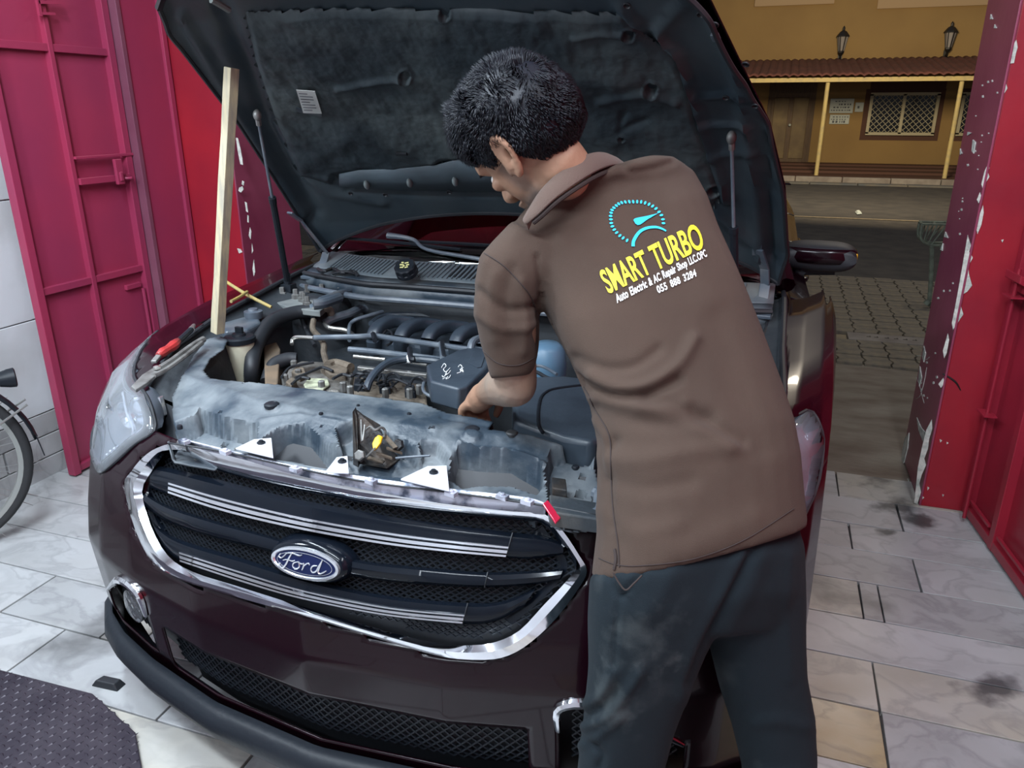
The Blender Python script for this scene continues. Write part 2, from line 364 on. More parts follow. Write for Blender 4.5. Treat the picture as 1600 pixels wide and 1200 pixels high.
# ---- walls
struct('wall_left', MB().box((-3.02, .5, 1.6), (.06, 2.95, 1.6)), M_WALL, smooth=0)
wl = bpy.data.objects['wall_left']
for i in range(9):
    for k, (z0, z1) in enumerate([(.0, .09), (.095, .19), (.195, .29), (.295, .7), (.705, 1.2), (1.205, 1.9)]):
        y0 = -1.6+i*.5+(.2 if k % 2 else 0)
        o = build('panel', MB().box((-2.955, y0+.247, (z0+z1)/2), (.010, .245, (z1-z0)/2)), (MARB[0] if (i+k) % 3 else MARB[1]) if z1 < .3 else M_WALL, wl, smooth=0, bevel=.002, bseg=1)
struct('wall_right', MB().box((1.16, .5, 1.6), (.06, 2.95, 1.6)), M_REDB, smooth=0)
struct('wall_rear', MB().box((-.93, -2.5, 1.6), (2.15, .06, 1.6)), M_DARKWALL, smooth=0)
struct('ceiling', MB().box((-.93, .5, 3.24), (2.2, 3.0, .04)), M_CEIL, smooth=0)
lt = MB().box((-.93, 3.47, 2.92), (2.15, .25, .3)); struct('wall_front', lt, M_REDB, smooth=0)
# ---- pillars: glossy plum on the reveal, bright red on the inside
def pillar(x0, x1, nm, reveal_left):
    mb = MB().box(((x0+x1)/2, 3.47, 1.31), ((x1-x0)/2, .25, 1.31)); p = struct(nm, mb, M_REDB, smooth=0, bevel=.006)
    X = x0-.002 if reveal_left else x1+.002
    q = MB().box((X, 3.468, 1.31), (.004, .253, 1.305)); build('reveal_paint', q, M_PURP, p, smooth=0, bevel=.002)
    return p
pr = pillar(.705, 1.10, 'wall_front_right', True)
pl = pillar(-2.96, -2.50, 'wall_front_left', False)
def chip(pts, Y=None, X=None, th=.003, parent=pr, sgn=-1):
    P = []
    for x, y in pts:
        q = wy(x, y, Y) if Y is not None else wx(x, y, X)
        P.append(q)
    off = V3((0, sgn*th, 0)) if Y is not None else V3((sgn*th, 0, 0))
    build('paint_chip', MB().prism(P, off, .97), M_CHIP, parent, smooth=0)
# chips traced on the inner red face of the right pillar (Y = 3.22)
YF = 3.22
chips = [[(1512, 366), (1517, 382), (1514, 392), (1520, 402), (1513, 414), (1514, 428), (1519, 446), (1511, 456), (1501, 462), (1500, 476), (1505, 492), (1497, 504), (1489, 516), (1487, 505), (1494, 470), (1501, 430), (1507, 395)],
    [(1588, 62), (1590, 74), (1587, 84), (1584, 99), (1577, 100), (1580, 84), (1582, 70)],
    [(1571, 128), (1574, 138), (1569, 146)], [(1544, 255), (1546, 262), (1543, 268), (1546, 276), (1541, 284), (1535, 294), (1533, 288), (1538, 268)],
    [(1536, 320), (1537, 332), (1533, 352), (1527, 366), (1525, 358), (1530, 336)], [(1531, 300), (1533, 306), (1529, 318), (1526, 312)],
    [(1481, 520), (1483, 530), (1479, 552), (1475, 560), (1473, 548)], [(1474, 590), (1476, 598), (1470, 606), (1466, 600)],
    [(1456, 655), (1457, 668), (1452, 684), (1450, 700), (1444, 716), (1447, 726), (1440, 742), (1436, 756), (1439, 770), (1433, 788), (1428, 786), (1431, 760), (1434, 730), (1440, 700), (1447, 672)],
    [(1564, 375), (1568, 374), (1566, 379)], [(1468, 686), (1472, 688), (1469, 691)], [(1479, 690), (1482, 692), (1479, 694)], [(1449, 760), (1452, 762), (1449, 766)], [(1472, 772), (1475, 773), (1473, 776)], [(1441, 775), (1444, 777), (1441, 780)]]
for c in chips: chip(c, Y=YF)
XR = .699
for c in [[(1433, 652), (1440, 668), (1447, 676), (1452, 684), (1448, 700), (1442, 688), (1436, 672)], [(1421, 676), (1419, 700), (1413, 724), (1408, 726), (1411, 700), (1415, 684)], [(1412, 735), (1420, 750), (1427, 775), (1430, 786), (1424, 782), (1415, 758)],
          [(1549, 22), (1552, 30), (1548, 30)], [(1555, 38), (1558, 44), (1554, 44)], [(1521, 218), (1525, 222), (1522, 240), (1519, 236)], [(1513, 206), (1519, 208), (1512, 212)], [(1501, 232), (1504, 240), (1501, 242)],
          [(1478, 362), (1482, 372), (1476, 370)], [(1470, 390), (1474, 380), (1473, 392)], [(1444, 540), (1447, 552), (1444, 566), (1442, 560)], [(1438, 572), (1441, 590), (1437, 604), (1436, 590)]]:
    chip(c, X=XR)
random.seed(3)
for k in range(34):
    y = random.uniform(110, 640); q_ = random.choice([random.uniform(.12, .35), random.uniform(.12, .9)]); xc = (1556-.205*y)*(1-q_)+(1600-.222*y)*q_; s = random.uniform(.6, 1.6)
    chip([(xc-s, y-s), (xc+s*.6, y-s*1.3), (xc+s, y+s), (xc-s*.4, y+s*1.5)], X=XR, th=.0015)
crk = MB()
for pts in [[(1432, 556), (1440, 556), (1447, 562), (1452, 558)], [(1448, 574), (1444, 596), (1438, 618), (1430, 624)], [(1432, 590), (1436, 600), (1440, 616), (1444, 630)]]:
    crk.tube([wx(x, y, XR-.0005) for x, y in pts], .0012, 4)
build('crack', crk, M_CHIP, pr)
crk = MB().tube([wy(x, y, YF-.001) for x, y in [(1473, 584), (1484, 590), (1494, 598), (1501, 610)]], [.003, .004, .004, .002], 5); build('crack', crk, M_IRON, pr, label='dark scuff curve on the red pillar face')
# chips of the left pillar edge
XL = -2.5
for pts in [[(369, 215), (372, 216), (376, 232), (379, 248), (380, 258), (376, 257), (372, 236)], [(379, 282), (382, 284), (381, 290), (378, 288)], [(374, 293), (379, 291), (381, 296), (377, 301), (373, 298)],
            [(383, 315), (386, 317), (388, 332), (385, 330)], [(387, 336), (389, 337), (389, 348), (387, 347)], [(391, 355), (393, 362), (392, 374), (389, 368)], [(394, 380), (396, 392), (394, 396)], [(397, 405), (399, 425), (397, 432), (395, 420)], [(371, 388), (376, 389), (379, 394), (374, 396)]]:
    chip(pts, Y=3.219, parent=pl, th=.003)
# ---- left metal gate leaf, folded flat along the wall
def gate_left():
    X = -2.84
    t = thing('metal_gate', 'red steel gate leaf with welded rails and slide latch beside the white wall', 'gate', (X, 2.6, 0))
    build('sheet', MB().box((X-.02, 2.615, 1.25), (.004, .31, 1.24)), M_RED, t, smooth=0)
    def P(x, y): return wx(x, y, X)
    def bar(a, b, w_=.03, d=.022, nm='rail'): build(nm, MB().bar(a, b, d, w_, (1, 0, 0)) if abs((V3(a)-V3(b)).z) > .3 else MB().bar(a, b, d, w_), M_RED, t, smooth=0, bevel=.002)
    bar((X, 2.32, .01), (X, 2.32, 2.49), .035, .035, 'stile'); bar((X, 2.91, .01), (X, 2.91, 2.49), .035, .035, 'stile')
    a = P(130, 360); bar((X-.004, a.y, .03), (X-.004, a.y, 2.47), .03, .022, 'stile')
    for x, y in [(120, 78), (150, 436)]:
        z = P(x, y).z; bar((X-.004, 2.33, z), (X-.004, 2.90, z), .03)
    bar((X-.004, 2.33, .03), (X-.004, 2.90, .03), .03); bar((X-.004, 2.33, 2.46), (X-.004, 2.90, 2.46), .03)
    # slide latch
    for (x0, y0, x1, y1, hh) in [(112, 247, 203, 243, .012), (120, 284, 200, 281, .028)]:
        a, b = P(x0, y0), P(x1, y1); build('latch_bar', MB().bar((X+.012, a.y, a.z), (X+.012, b.y, a.z), .02, hh), M_RED, t, smooth=0, bevel=.002)
    a = P(176, 268); build('latch_handle', MB().box((X+.035, a.y, a.z), (.008, .020, .055)).box((X+.045, a.y, a.z-.02), (.006, .008, .02)), M_RED, t, smooth=0, bevel=.003)
    a = P(192, 282); build('latch_keeper', MB().tube([(X+.02, a.y-.03, a.z+.012), (X+.05, a.y, a.z+.012), (X+.02, a.y+.03, a.z+.012)], .006, 8), M_RED, t)
    a = P(70, 6); build('door_pull', MB().bar((X+.02, a.y-.05, a.z), (X+.02, a.y+.06, a.z+.01), .012, .012).bar((X+.02, a.y-.05, a.z-.04), (X+.02, a.y+.02, a.z-.035), .01, .01).bar((X+.02, a.y-.05, a.z-.05), (X+.02, a.y-.05, a.z+.02), .012, .012, (1, 0, 0)), M_RED, t, smooth=0)
    a = P(210, 447); build('handle_plate', MB().box((X-.01, a.y, a.z), (.01, .045, .012)), M_RED, t, smooth=0, bevel=.003)
    a, b = P(221, 450), P(232, 505); build('hinge_rod', MB().tube([(X+.01, a.y, a.z), (X+.01, a.y, a.z-.25)], .008, 8), M_RED, t)
    # second folded panel with rivets
    u = thing('folded_gate', 'flat red steel gate panel with a row of rivets beside the timber prop', 'gate', (-2.79, 3.05, 0))
    build('sheet', MB().box((-2.80, 3.075, 1.25), (.006, .125, 1.24)), M_RED, u, smooth=0, bevel=.002)
    build('edge_angle', MB().box((-2.815, 2.945, 1.25), (.03, .012, 1.24)), M_PLUMD, u, smooth=0, bevel=.002, label='dull plum edge angle')
    build('edge_strip', MB().box((-2.79, 3.195, 1.25), (.012, .014, 1.24)), M_RED, u, smooth=0, bevel=.002)
    for x, y in [(272, 98), (285, 160), (297, 238), (307, 302)]:
        p = wx(x, y, -2.79); build('rivet', MB().lathe((-2.795, p.y, p.z), (1, 0, 0), [(.008, 0), (.008, .003), (.004, .006)], 10), M_WORN, u)
gate_left()
# ---- right gate leaf, open inwards
def gate_right():
    a0, a1 = V3((.868, 3.21, 0)), V3((.955, 2.50, 0)); d = (a1-a0).normalized(); nrm = V3((-d.y, d.x, 0)); nrm = -nrm if nrm.x > 0 else nrm
    L = (a1-a0).length
    t = thing('metal_gate', 'red steel gate leaf standing open beside the peeling right pillar', 'gate', a0)
    def Q(s, z, o=0): return a0+d*s+V3((0, 0, z))+nrm*o
    def bar(s0, z0, s1, z1, w_, dd, nm, o=0):
        A, B = Q(s0, z0, o), Q(s1, z1, o); upv = nrm if abs(z1-z0) > .3 else (0, 0, 1)
        build(nm, MB().bar(A, B, dd if abs(z1-z0) < .3 else w_, w_ if abs(z1-z0) < .3 else dd, upv), M_REDR, t, smooth=0, bevel=.002)
    mb = MB().prism([Q(0, .03, -.02), Q(L, .03, -.02), Q(L, 2.48, -.02), Q(0, 2.48, -.02)], nrm*.004); build('sheet', mb, M_REDR, t, smooth=0)
    for s in (.02, .30, L-.02): bar(s, .015, s, 2.49, .038, .035, 'stile')
    for z in (.035, .95, 1.85, 2.46): bar(.02, z, L-.02, z, .038, .032, 'rail')
    for s0, s1 in ((.06, .26), (.34, L-.06)): bar(s0, .085, s1, .085, .012, .012, 'rail', .012)
    build('lock_rod', MB().tube([Q(.10, .03, .04), Q(.10, 1.02, .04)], .007, 8), M_REDR, t)
    for z in (.47, .92): build('rod_bracket', MB().prism([Q(.06, z, .02), Q(.14, z, .02), Q(.14, z, .065), Q(.06, z, .065)], (0, 0, .006)), M_REDR, t, smooth=0)
    build('lock_plate', MB().prism([Q(.04, .96, .02), Q(.17, .96, .02), Q(.17, .98, .06), Q(.04, .98, .06)], (0, 0, .03)), M_REDR, t, smooth=0, bevel=.003)
gate_right()

# ---- outside: ramp, interlocking pavers, road, far kerb
P = []
for j in range(30):
    Y = 3.455+j*(5.20-3.455)/29
    P.append([V3((x, Y, -.012+.012*fbm((x*1.3, Y*1.3, 0), 1.5)-.0*j)) for x in np.linspace(-7, 6, 80)])
struct('ramp', MB().grid(P), M_RAMP)
pav = struct('pavement', MB().box((-.4, 6.65, -.05), (7, 1.49, .03)), M_SAND, smooth=0)
PW, PLn = .165, .196
def paver_pts():
    n = .028; a, b = PW/2-.004, PLn/2-.004
    return [(-a, -b), (a, -b), (a, -b*.55), (a+n*.55, -b*.2), (a+n*.55, b*.2), (a, b*.55), (a, b), (-a, b), (-a, b*.55), (-a+n*.55, b*.2), (-a+n*.55, -b*.2), (-a, -b*.55)]
pm = MB().prism([(x, y, -.022) for x, y in paver_pts()], (0, 0, .026), .97)
first = build('paver', pm, M_PAVER, pav, smooth=0)
n = 0; rndp = random.Random(4); rest = MB(); slab = (.55, 1.25, 5.72, 5.97)
for j in range(15):
    for i in range(-36, 34):
        x = .9+i*PW; y = 5.27+j*PLn
        if slab[0] < x < slab[1] and slab[2]-.05 < y < slab[3]+.05: continue
        zz = rndp.uniform(-.003, .003)
        if -.1 < x < 2.75 and n < 290:
            o = first if n == 0 else copyo(first); o.location = (x+rndp.uniform(-.003, .003), y, zz); o.rotation_euler = (0, 0, rndp.uniform(-.02, .02)); n += 1
        else: rest.prism([(x+a, y+b, -.022+zz) for a, b in paver_pts()], (0, 0, .026), .97)
build('outer_pavers', rest, M_PAVER, pav, smooth=0, kind='stuff')
build('manhole_slab', MB().box(((slab[0]+slab[1])/2, 5.845, -.008), (.30, .10, .016)), M_KERB, pav, smooth=0, bevel=.004)
st = MB()
for x in (.74, .79, .86, .92, .98, 1.04): st.box((x, 5.85, .0085), (.014, .004, .001)).box((x+.01, 5.86, .0085), (.003, .014, .001))
build('stamped_mark', st, M_IRON, pav, smooth=0)
struct('road_near', MB().box((0, 10.45, -.045), (22, 2.33, .03)), M_ASPH, smooth=0)
struct('road_far', MB().box((0, 15.75, -.04), (22, 2.97, .03)), M_ASPH2, smooth=0)
struct('road_seam', MB().box((0, 12.77, -.008), (22, .035, .004)), M_SAND, smooth=0)
kb = struct('far_pavement', MB().box((0, 20.9, .04), (22, 1.86, .07)), M_BRBAND, smooth=0)
for i in range(24):
    x = -6+i*.98
    build('kerb_stone', MB().box((x, 18.98, .04), (.482, .09, .085)), M_KERB, kb, smooth=0, bevel=.01, bseg=1)
    build('gutter_stone', MB().box((x+.3, 18.70, -.01), (.482, .17, .03)), mat('gutter_blue_grey', (.10, .11, .12), .9, col2=(.17, .15, .12), ns=3), kb, smooth=0, bevel=.008, bseg=1)
for k in range(3): build('step', MB().box((0, 20.6+k*.65, .13+k*.04), (22, .3, .03)), M_BRBAND, kb, smooth=0, bevel=.01)
# ---- the building opposite
YB = 22.6
bd = thing('building', 'ochre rendered building across the street with tiled veranda roof', 'building', (2, YB, 0))
build('wall', MB().box((0, YB+.2, 3.6), (16, .2, 3.6)), M_OCHRE, bd, smooth=0)
for x0, x1 in ((1180, 1303), (1372, 1600)):
    a, b = wy(x0, 0, YB), wy(x1, 6, YB); build('upper_panel', MB().box(((a.x+b.x)/2, YB-.03, b.z+.75), ((b.x-a.x)/2, .03, .75)), M_OCHREL, bd, smooth=0)
zt = wy(1400, 93, YB).z; ze = wy(1400, 119, 19.4).z
P = []
for i in range(560):
    x = -9+i*.045; h = .045*abs(math.sin(x*math.pi/.17))
    P.append([V3((x, YB-t*(YB-19.3), zt+(ze-zt)*t+h+(.012 if int(t*9) % 2 else 0))) for t in np.linspace(0, 1, 10)])
build('veranda_roof', MB().grid(P), M_ROOFT, bd, solid=.03, smooth=20)
build('eave_beam', MB().box((3, 19.5, ze-.055), (13, .05, .045)), M_YPOST, bd, smooth=0)
xs_post = [wy(1285, 197, 19.55).x, wy(1490, 199, 19.55).x]; dpost = xs_post[1]-xs_post[0]
for k in range(-3, 4):
    x = xs_post[0]+k*dpost
    build('post', MB().tube([(x, 19.55, .11), (x, 19.55, ze-.08)], .045, 10, smooth=False), M_YPOST, bd)
def wrect(nm, x0, y0, x1, y1, m, dep=.04, par=bd, front=.04, **k):
    a, b = wy((x0), y0, YB), wy(x1, y1, YB)
    return build(nm, MB().box(((a.x+b.x)/2, YB-front/2, (a.z+b.z)/2), (abs(b.x-a.x)/2, front/2+.002, abs(a.z-b.z)/2)), m, par, smooth=0, **k), a, b
wrect('door_surround', 1204, 124, 1262, 256, M_WOODD, front=.03)
o, a, b = wrect('door', 1208, 146, 1256, 254, M_WOODD, front=.07)
for s in (0, 1):
    cx = a.x+(b.x-a.x)*(.25+.5*s); build('door_panel', MB().box((cx, YB-.08, (a.z+b.z)/2), (abs(b.x-a.x)*.19, .012, abs(a.z-b.z)*.44)), mat('door_panel_wood', (.13, .085, .04), .6, col2=(.2, .14, .06), ns=3), o, smooth=0, bevel=.01)
build('door_knob', MB().ell((a.x+(b.x-a.x)*.52, YB-.13, 1.15), (.035, .03, .035)), M_SIGN, o)
wrect('lintel_band', 1362, 125, 1476, 147, M_BRBAND, front=.02)
def far_window(x0, x1):
    zc_, z0_, z1_ = 0, wy(1400, 209, YB).z, wy(1400, 147, YB).z
    o = build('window', MB().box(((x0+x1)/2, YB-.005, (z0_+z1_)/2), ((x1-x0)/2, .012, (z1_-z0_)/2)), M_DGLASS, bd, smooth=0)
    f = MB(); W = .07
    build('window_surround', MB().box(((x0+x1)/2, YB-.004, (z0_+z1_)/2-.02), ((x1-x0)/2+.15, .006, (z1_-z0_)/2+.14)), M_BRBAND, o, smooth=0)
    for a_, b_ in (((x0, z0_), (x1, z0_)), ((x0, z1_), (x1, z1_))): f.box(((x0+x1)/2, YB-.05, a_[1]), ((x1-x0)/2+W/2, .04, W/2))
    for x in (x0, (x0+x1)/2, x1): f.box((x, YB-.05, (z0_+z1_)/2), (W/2, .04, (z1_-z0_)/2))
    build('window_frame', f, M_CREAMF, o, smooth=0)
    g = MB(); s = .14; W_ = x1-x0; H_ = z1_-z0_
    k = -H_
    while k < W_:
        for sg in (1, -1):
            A = (max(0, k), max(0, -k)); B = (min(W_, k+H_), min(H_, W_-k))
            if B[0] > A[0]:
                p0 = (A[0], A[1]) if sg > 0 else (W_-A[0], A[1]); p1 = (B[0], B[1]) if sg > 0 else (W_-B[0], B[1])
                g.bar((x0+p0[0], YB-.025, z0_+p0[1]), (x0+p1[0], YB-.025, z0_+p1[1]), .012, .012, (0, 1, 0))
        k += s
    build('security_mesh', g, M_CREAMF, o, smooth=0, kind='stuff')
wa, wb = wy(1358, 180, YB).x, wy(1461, 180, YB).x
far_window(wa, wb); wc = wy(1500, 180, YB).x; far_window(wc, wc+(wb-wa)); far_window(wa-5.6, wb-5.6)
# plaques
def plaque(label, x0, y0, x1, y1, lines, nm='plaque'):
    o, a, b = wrect(nm, x0, y0, x1, y1, M_SIGN, par=None, front=.03, bevel=.01)
    o.location.y -= .004; tag(o, label, 'sign'); mk = MB()
    for k, (f0, f1, hh) in enumerate(lines):
        z = a.z+(b.z-a.z)*(k+1)/(len(lines)+1); x = a.x+(b.x-a.x)*f0; rr = random.Random(k)
        while x < a.x+(b.x-a.x)*f1:
            w_ = rr.uniform(.02, .05); mk.box((x, YB-.034, z), (w_*.5, .003, hh)); x += w_+.03
    build('lettering', mk, M_INK, o, smooth=0, kind='stuff')
plaque('large pale plaque on the ochre wall left of the window', 1298, 154, 1332, 177, [(.25, .7, .012), (.4, .95, .02), (.2, .9, .018), (.1, .95, .014)])
plaque('smaller pale plaque directly beneath the large plaque', 1297, 179, 1326, 194, [(.2, .9, .012), (.1, .9, .012), (.2, .8, .028)])
plaque('small white notice on the ochre wall between plaque and window', 1337, 160, 1348, 175, [(.4, .7, .03)], 'notice')
# wall lanterns
def lantern(px, py, label):
    c = wy(px, py, YB-.22)
    t = thing('wall_lantern', label, 'lamp', (c.x, YB, c.z), 'lanterns on the ochre wall')
    k = 1.0
    build('bracket', MB().tube([(c.x, YB, c.z-.34), (c.x, YB-.12, c.z-.40), (c.x, YB-.2, c.z-.26)], .022, 8).box((c.x, YB-.02, c.z-.33), (.05, .02, .09)), M_IRON, t)
    q = (c.x, YB-.22, c.z)
    build('lamp_cap', MB().lathe(q, (0, 0, 1), [(.16, .12), (.15, .15), (.08, .24), (.03, .27), (.03, .33), (.0, .38)], 6), M_IRON, t, smooth=0)
    build('lamp_glass', MB().lathe(q, (0, 0, 1), [(.06, -.22), (.12, .12)], 6), M_LAMPG, t, smooth=0)
    cg = MB()
    for j in range(6):
        a_ = j*math.pi/3; cg.bar((c.x+.062*math.cos(a_), YB-.22+.062*math.sin(a_), c.z-.22), (c.x+.125*math.cos(a_), YB-.22+.125*math.sin(a_), c.z+.13), .016, .016)
    cg.lathe((c.x, YB-.22, c.z), (0, 0, 1), [(.03, -.30), (.075, -.24), (.075, -.2)], 6)
    build('lamp_cage', cg, M_IRON, t, smooth=0)
lantern(1316, 66, 'left black wall lantern, above the cream posts near the open hood')
lantern(1484, 60, 'right black wall lantern, nearest the peeling pillar')
# litter on the road
tag(build('paper_scrap', MB().prism([wz(x, y, .002) for x, y in [(1336, 331), (1342, 330), (1347, 334), (1339, 335)]], (0, 0, .03), .6), M_SIGN, smooth=0), 'scrap of white paper lying on the dark road', 'litter')
# checker plate
cpz = .012
pts = [V3((-2.33, 1.245, 0)), V3((-1.66, 1.265, 0)), V3((-1.44, 1.19, 0)), V3((-1.24, 1.02, 0)), V3((-1.12, .2, 0)), V3((-1.12, -.2, 0)), V3((-2.33, -.2, 0))]
ck = thing('checker_plate', 'dark steel diamond pattern floor plate in the lower left corner', 'floor plate', (-2.0, .6, .0))
build('plate', MB().prism([p+V3((0, 0, .004)) for p in pts], (0, 0, .010)), M_CHECK, ck, smooth=0, bevel=.003)
lz = MB(); i = 0
for iy in range(66):
    for ix in range(74):
        x = -2.31+ix*.0225; y = -.17+iy*.0225
        if inpoly(x, y, [(p.x, p.y) for p in pts]):
            a_ = math.radians(45 if (ix+iy) % 2 else -45)+.5; L_, W_ = .0115, .0038
            q = [(L_, 0), (0, W_), (-L_, 0), (0, -W_)]
            q = [(x+a*math.cos(a_)-b*math.sin(a_), y+a*math.sin(a_)+b*math.cos(a_), .0142) for a, b in q]
            lz.add(q+[(sum(k[0] for k in q)/4, sum(k[1] for k in q)/4, .0172)], [(0, 1, 4), (1, 2, 4), (2, 3, 4), (3, 0, 4)])
build('tread_lozenges', lz, M_CHECK, ck, smooth=0, kind='stuff')
tag(build('rubber_wedge', MB().prism([V3((-1.70, 1.295, .002)), V3((-1.61, 1.30, .002)), V3((-1.61, 1.335, .002)), V3((-1.69, 1.33, .002))], (0, 0, .02), .7), M_BLKR, smooth=0, bevel=.003), 'small black block beside the corner of the checker plate', 'block')

# ============================================================ THE CAR
car = thing('car', 'dark burgundy saloon car with its bonnet raised and headlight cover panels off', 'car', (F0.x, F0.y, 0))
PTH = [(-p[0], p[1]) for p in PLAN[::-1]]+PLAN[1:]
def path_at(a, A=None):
    # a in metres along the plan outline, 0 = centre
    s = 0; pts = PLAN; sg = 1 if a >= 0 else -1; a = abs(a)
    for (u0, v0), (u1, v1) in zip(pts[:-1], pts[1:]):
        L = math.hypot(u1-u0, v1-v0)
        if a <= s+L: k = (a-s)/L; return sg*(u0+(u1-u0)*k), v0+(v1-v0)*k
        s += L
    return sg*pts[-1][0], pts[-1][1]+(a-s)
GO = [(194, 760), (204, 738), (222, 716), (245, 700), (280, 692), (330, 704), (425, 729), (556, 762), (687, 786), (800, 799), (850, 803), (878, 828), (905, 868), (917, 892), (905, 918), (870, 965), (830, 1003), (795, 1024), (757, 1031), (690, 1026), (600, 1001), (480, 964), (360, 930), (285, 907), (240, 880), (212, 830)]
GI = [(222, 768), (236, 738), (250, 718), (262, 709), (300, 716), (337, 734), (425, 757), (560, 785), (690, 802), (800, 812), (848, 818), (870, 842), (890, 868), (898, 888), (888, 905), (850, 945), (812, 985), (775, 1003), (740, 1008), (687, 1006), (600, 985), (480, 950), (368, 915), (300, 893), (262, 868), (236, 822)]
GOc = [toc(onfront(x, y)) for x, y in GO]; GIc = [toc(onfront(x, y)) for x, y in GI]
GOuz = [(c.x, c.z) for c in GOc]
LENSL = [(206, 550), (190, 565), (170, 592), (154, 620), (147, 650), (146, 695), (152, 725), (161, 742), (180, 722), (215, 690), (243, 672), (240, 645), (230, 618), (215, 605), (206, 590)]
LNuz = [(-.90, .932), (-.93, .905), (-.942, .86), (-.932, .80), (-.88, .752), (-.80, .716), (-.72, .700), (-.66, .735), (-.58, .80), (-.53, .836), (-.56, .863), (-.62, .883), (-.69, .890), (-.76, .898), (-.84, .918)]
LNc = [V3((a, plan(a)+lean(b), b)) for a, b in LNuz]
def gapu(v, u=-1): return ip(v, [(.30, .60), (.34, .66), (.5, .72), (.72, .76), (1.2, .80), (1.45, .81)]) if u < 0 else ip(v, GAPR)
GAPR = [(.30, .62), (.40, .76), (.46, .815), (.55, .845), (.66, .85), (.9, .835), (1.2, .825), (1.45, .815)]
def zcrown(v): return ip(v, [(.3, .87), (.5, .93), (.75, .965), (1.2, 1.005), (1.45, 1.02)])
def shellpt(a, z, out=0.0):
    u, v = path_at(a); v2 = v+lean(z)
    return u, v2, z
def shellgrid(a0, a1, da, z0f, z1f, nz, keep, name, m, off=0.0, **k):
    na = int(round((a1-a0)/da)); mb = MB(); P = []; ok = []
    for j in range(nz+1):
        row = []
        for i in range(na+1):
            a = a0+(a1-a0)*i/na; zz = z0f(a)+(z1f(a)-z0f(a))*j/nz
            row.append(shellpt(a, zz))
        P.append(row)
    vs = [cw(*p) for r in P for p in r]; fs = []
    for j in range(nz):
        for i in range(na):
            c = [(P[j][i][q]+P[j+1][i+1][q])/2 for q in range(3)]
            if keep(*c): b = j*(na+1)+i; fs.append((b, b+1, b+na+2, b+na+1))
    used = sorted({i for f in fs for i in f}); mp = {i: n for n, i in enumerate(used)}
    mb.add([vs[i] for i in used], [tuple(mp[i] for i in f) for f in fs])
    return build(name, mb, m, car, smooth=60, solid=.004, **k)
ARCH = (1.02, .34, .385)
def arch(u, v, z): return abs(u) > .70 and math.hypot(v-ARCH[0], z-ARCH[1]) < ARCH[2]
def inlens(u, z): return inpoly(-abs(u), z, LNuz)
def intake(u, v, z): return (abs(u) < .46 and .27 < z < .40) or (.52 < abs(u) < .75 and .29 < z < .47 and abs(u)-.52 < .23-(z-.36)*1.3)
shellgrid(-1.36, 1.36, .0125, lambda a: .17, lambda a: .835, 60, lambda u, v, z: not inpoly(u, z, GOuz) and not intake(u, v, z) and not inlens(u, z) and v < .66 and (z < .822 or abs(u) < .62) and not arch(u, v, z), 'bumper', M_PAINT)
for sg in (-1, 1):
    a0, a1 = (-2.35, -.62) if sg < 0 else (.62, 2.35)
    shellgrid(a0, a1, .0125, lambda a: .20, lambda a: 1.03, 84, lambda u, v, z: (v >= .66 or z > .826) and v < 1.46 and abs(u) > gapu(v, u) and not inlens(u, z) and not arch(u, v, z), 'fender', M_PAINT)
# dark liner behind the shell openings
P = [[cw(u_, v_+max(lean(z), -.02)+.05+(.03 if abs(u_) > .5 else 0), z) for u_, v_ in [path_at(a) for a in np.linspace(-1.2, 1.2, 50)]] for z in np.linspace(.18, .80, 12)]
build('bumper_backing', MB().grid(P), M_BLKR, car)
# lower intake mesh + lip
def lattice(poly_uz, pitch, off, name, r=.0022, par=None, m=M_BLK, squash=1.0):
    us = [p[0] for p in poly_uz]; zs = [p[1] for p in poly_uz]; mb = MB()
    def pt(u, z): return cw(u, plan(u)+lean(z)-off, z)
    dz = pitch*squash
    nu = int((max(us)-min(us))/pitch)+1; nz = int((max(zs)-min(zs))/dz)+1
    for j in range(nz):
        for i in range(nu):
            u = min(us)+i*pitch; z = min(zs)+j*dz
            if inpoly(u+pitch/2, z+dz/2, poly_uz):
                mb.bar(pt(u, z), pt(u+pitch, z+dz), r*1.6, r*1.6, (0, 1, 0)); mb.bar(pt(u+pitch, z), pt(u, z+dz), r*1.6, r*1.6, (0, 1, 0))
    return build(name, mb, m, par or car, smooth=0, kind='stuff')
lattice([(-.46, .27), (.46, .27), (.46, .40), (-.46, .40)], .022, -.03, 'lower_mesh')
lattice([(.53, .30), (.74, .30), (.73, .36), (.60, .46), (.53, .46)], .02, -.035, 'fog_lamp_mesh')
lattice([(-.53, .30), (-.74, .30), (-.73, .36), (-.60, .46), (-.53, .46)], .02, -.035, 'fog_lamp_mesh')
for sg in (-1, 1):
    tr = [cw(sg*u_, plan(u_)+lean(z_)-.006, z_) for u_, z_ in [(.515, .41), (.52, .475), (.60, .478), (.745, .368)]]
    build('fog_trim', MB().tube(tr, [.005, .010, .012, .004], 8), M_CHROME, car)
    q = cw(sg*.625, plan(.625)+.02, .365); build('fog_lamp', MB().lathe(q, -CV+CU*sg*.3, [(.0, -.02), (.042, -.01), (.045, .012), (.03, .018), (0, .02)], 20), M_LENS, car)
lip = [[cw(u_*1.0, v_-o, z_) for u_, v_ in [path_at(a) for a in np.linspace(-1.25, 1.25, 90)]] for o, z_ in [(.0, .255), (.028, .235), (.034, .205), (.02, .17), (-.08, .165)]]
build('bumper_lip', MB().grid(lip), M_BLK, car, smooth=60, solid=.004)
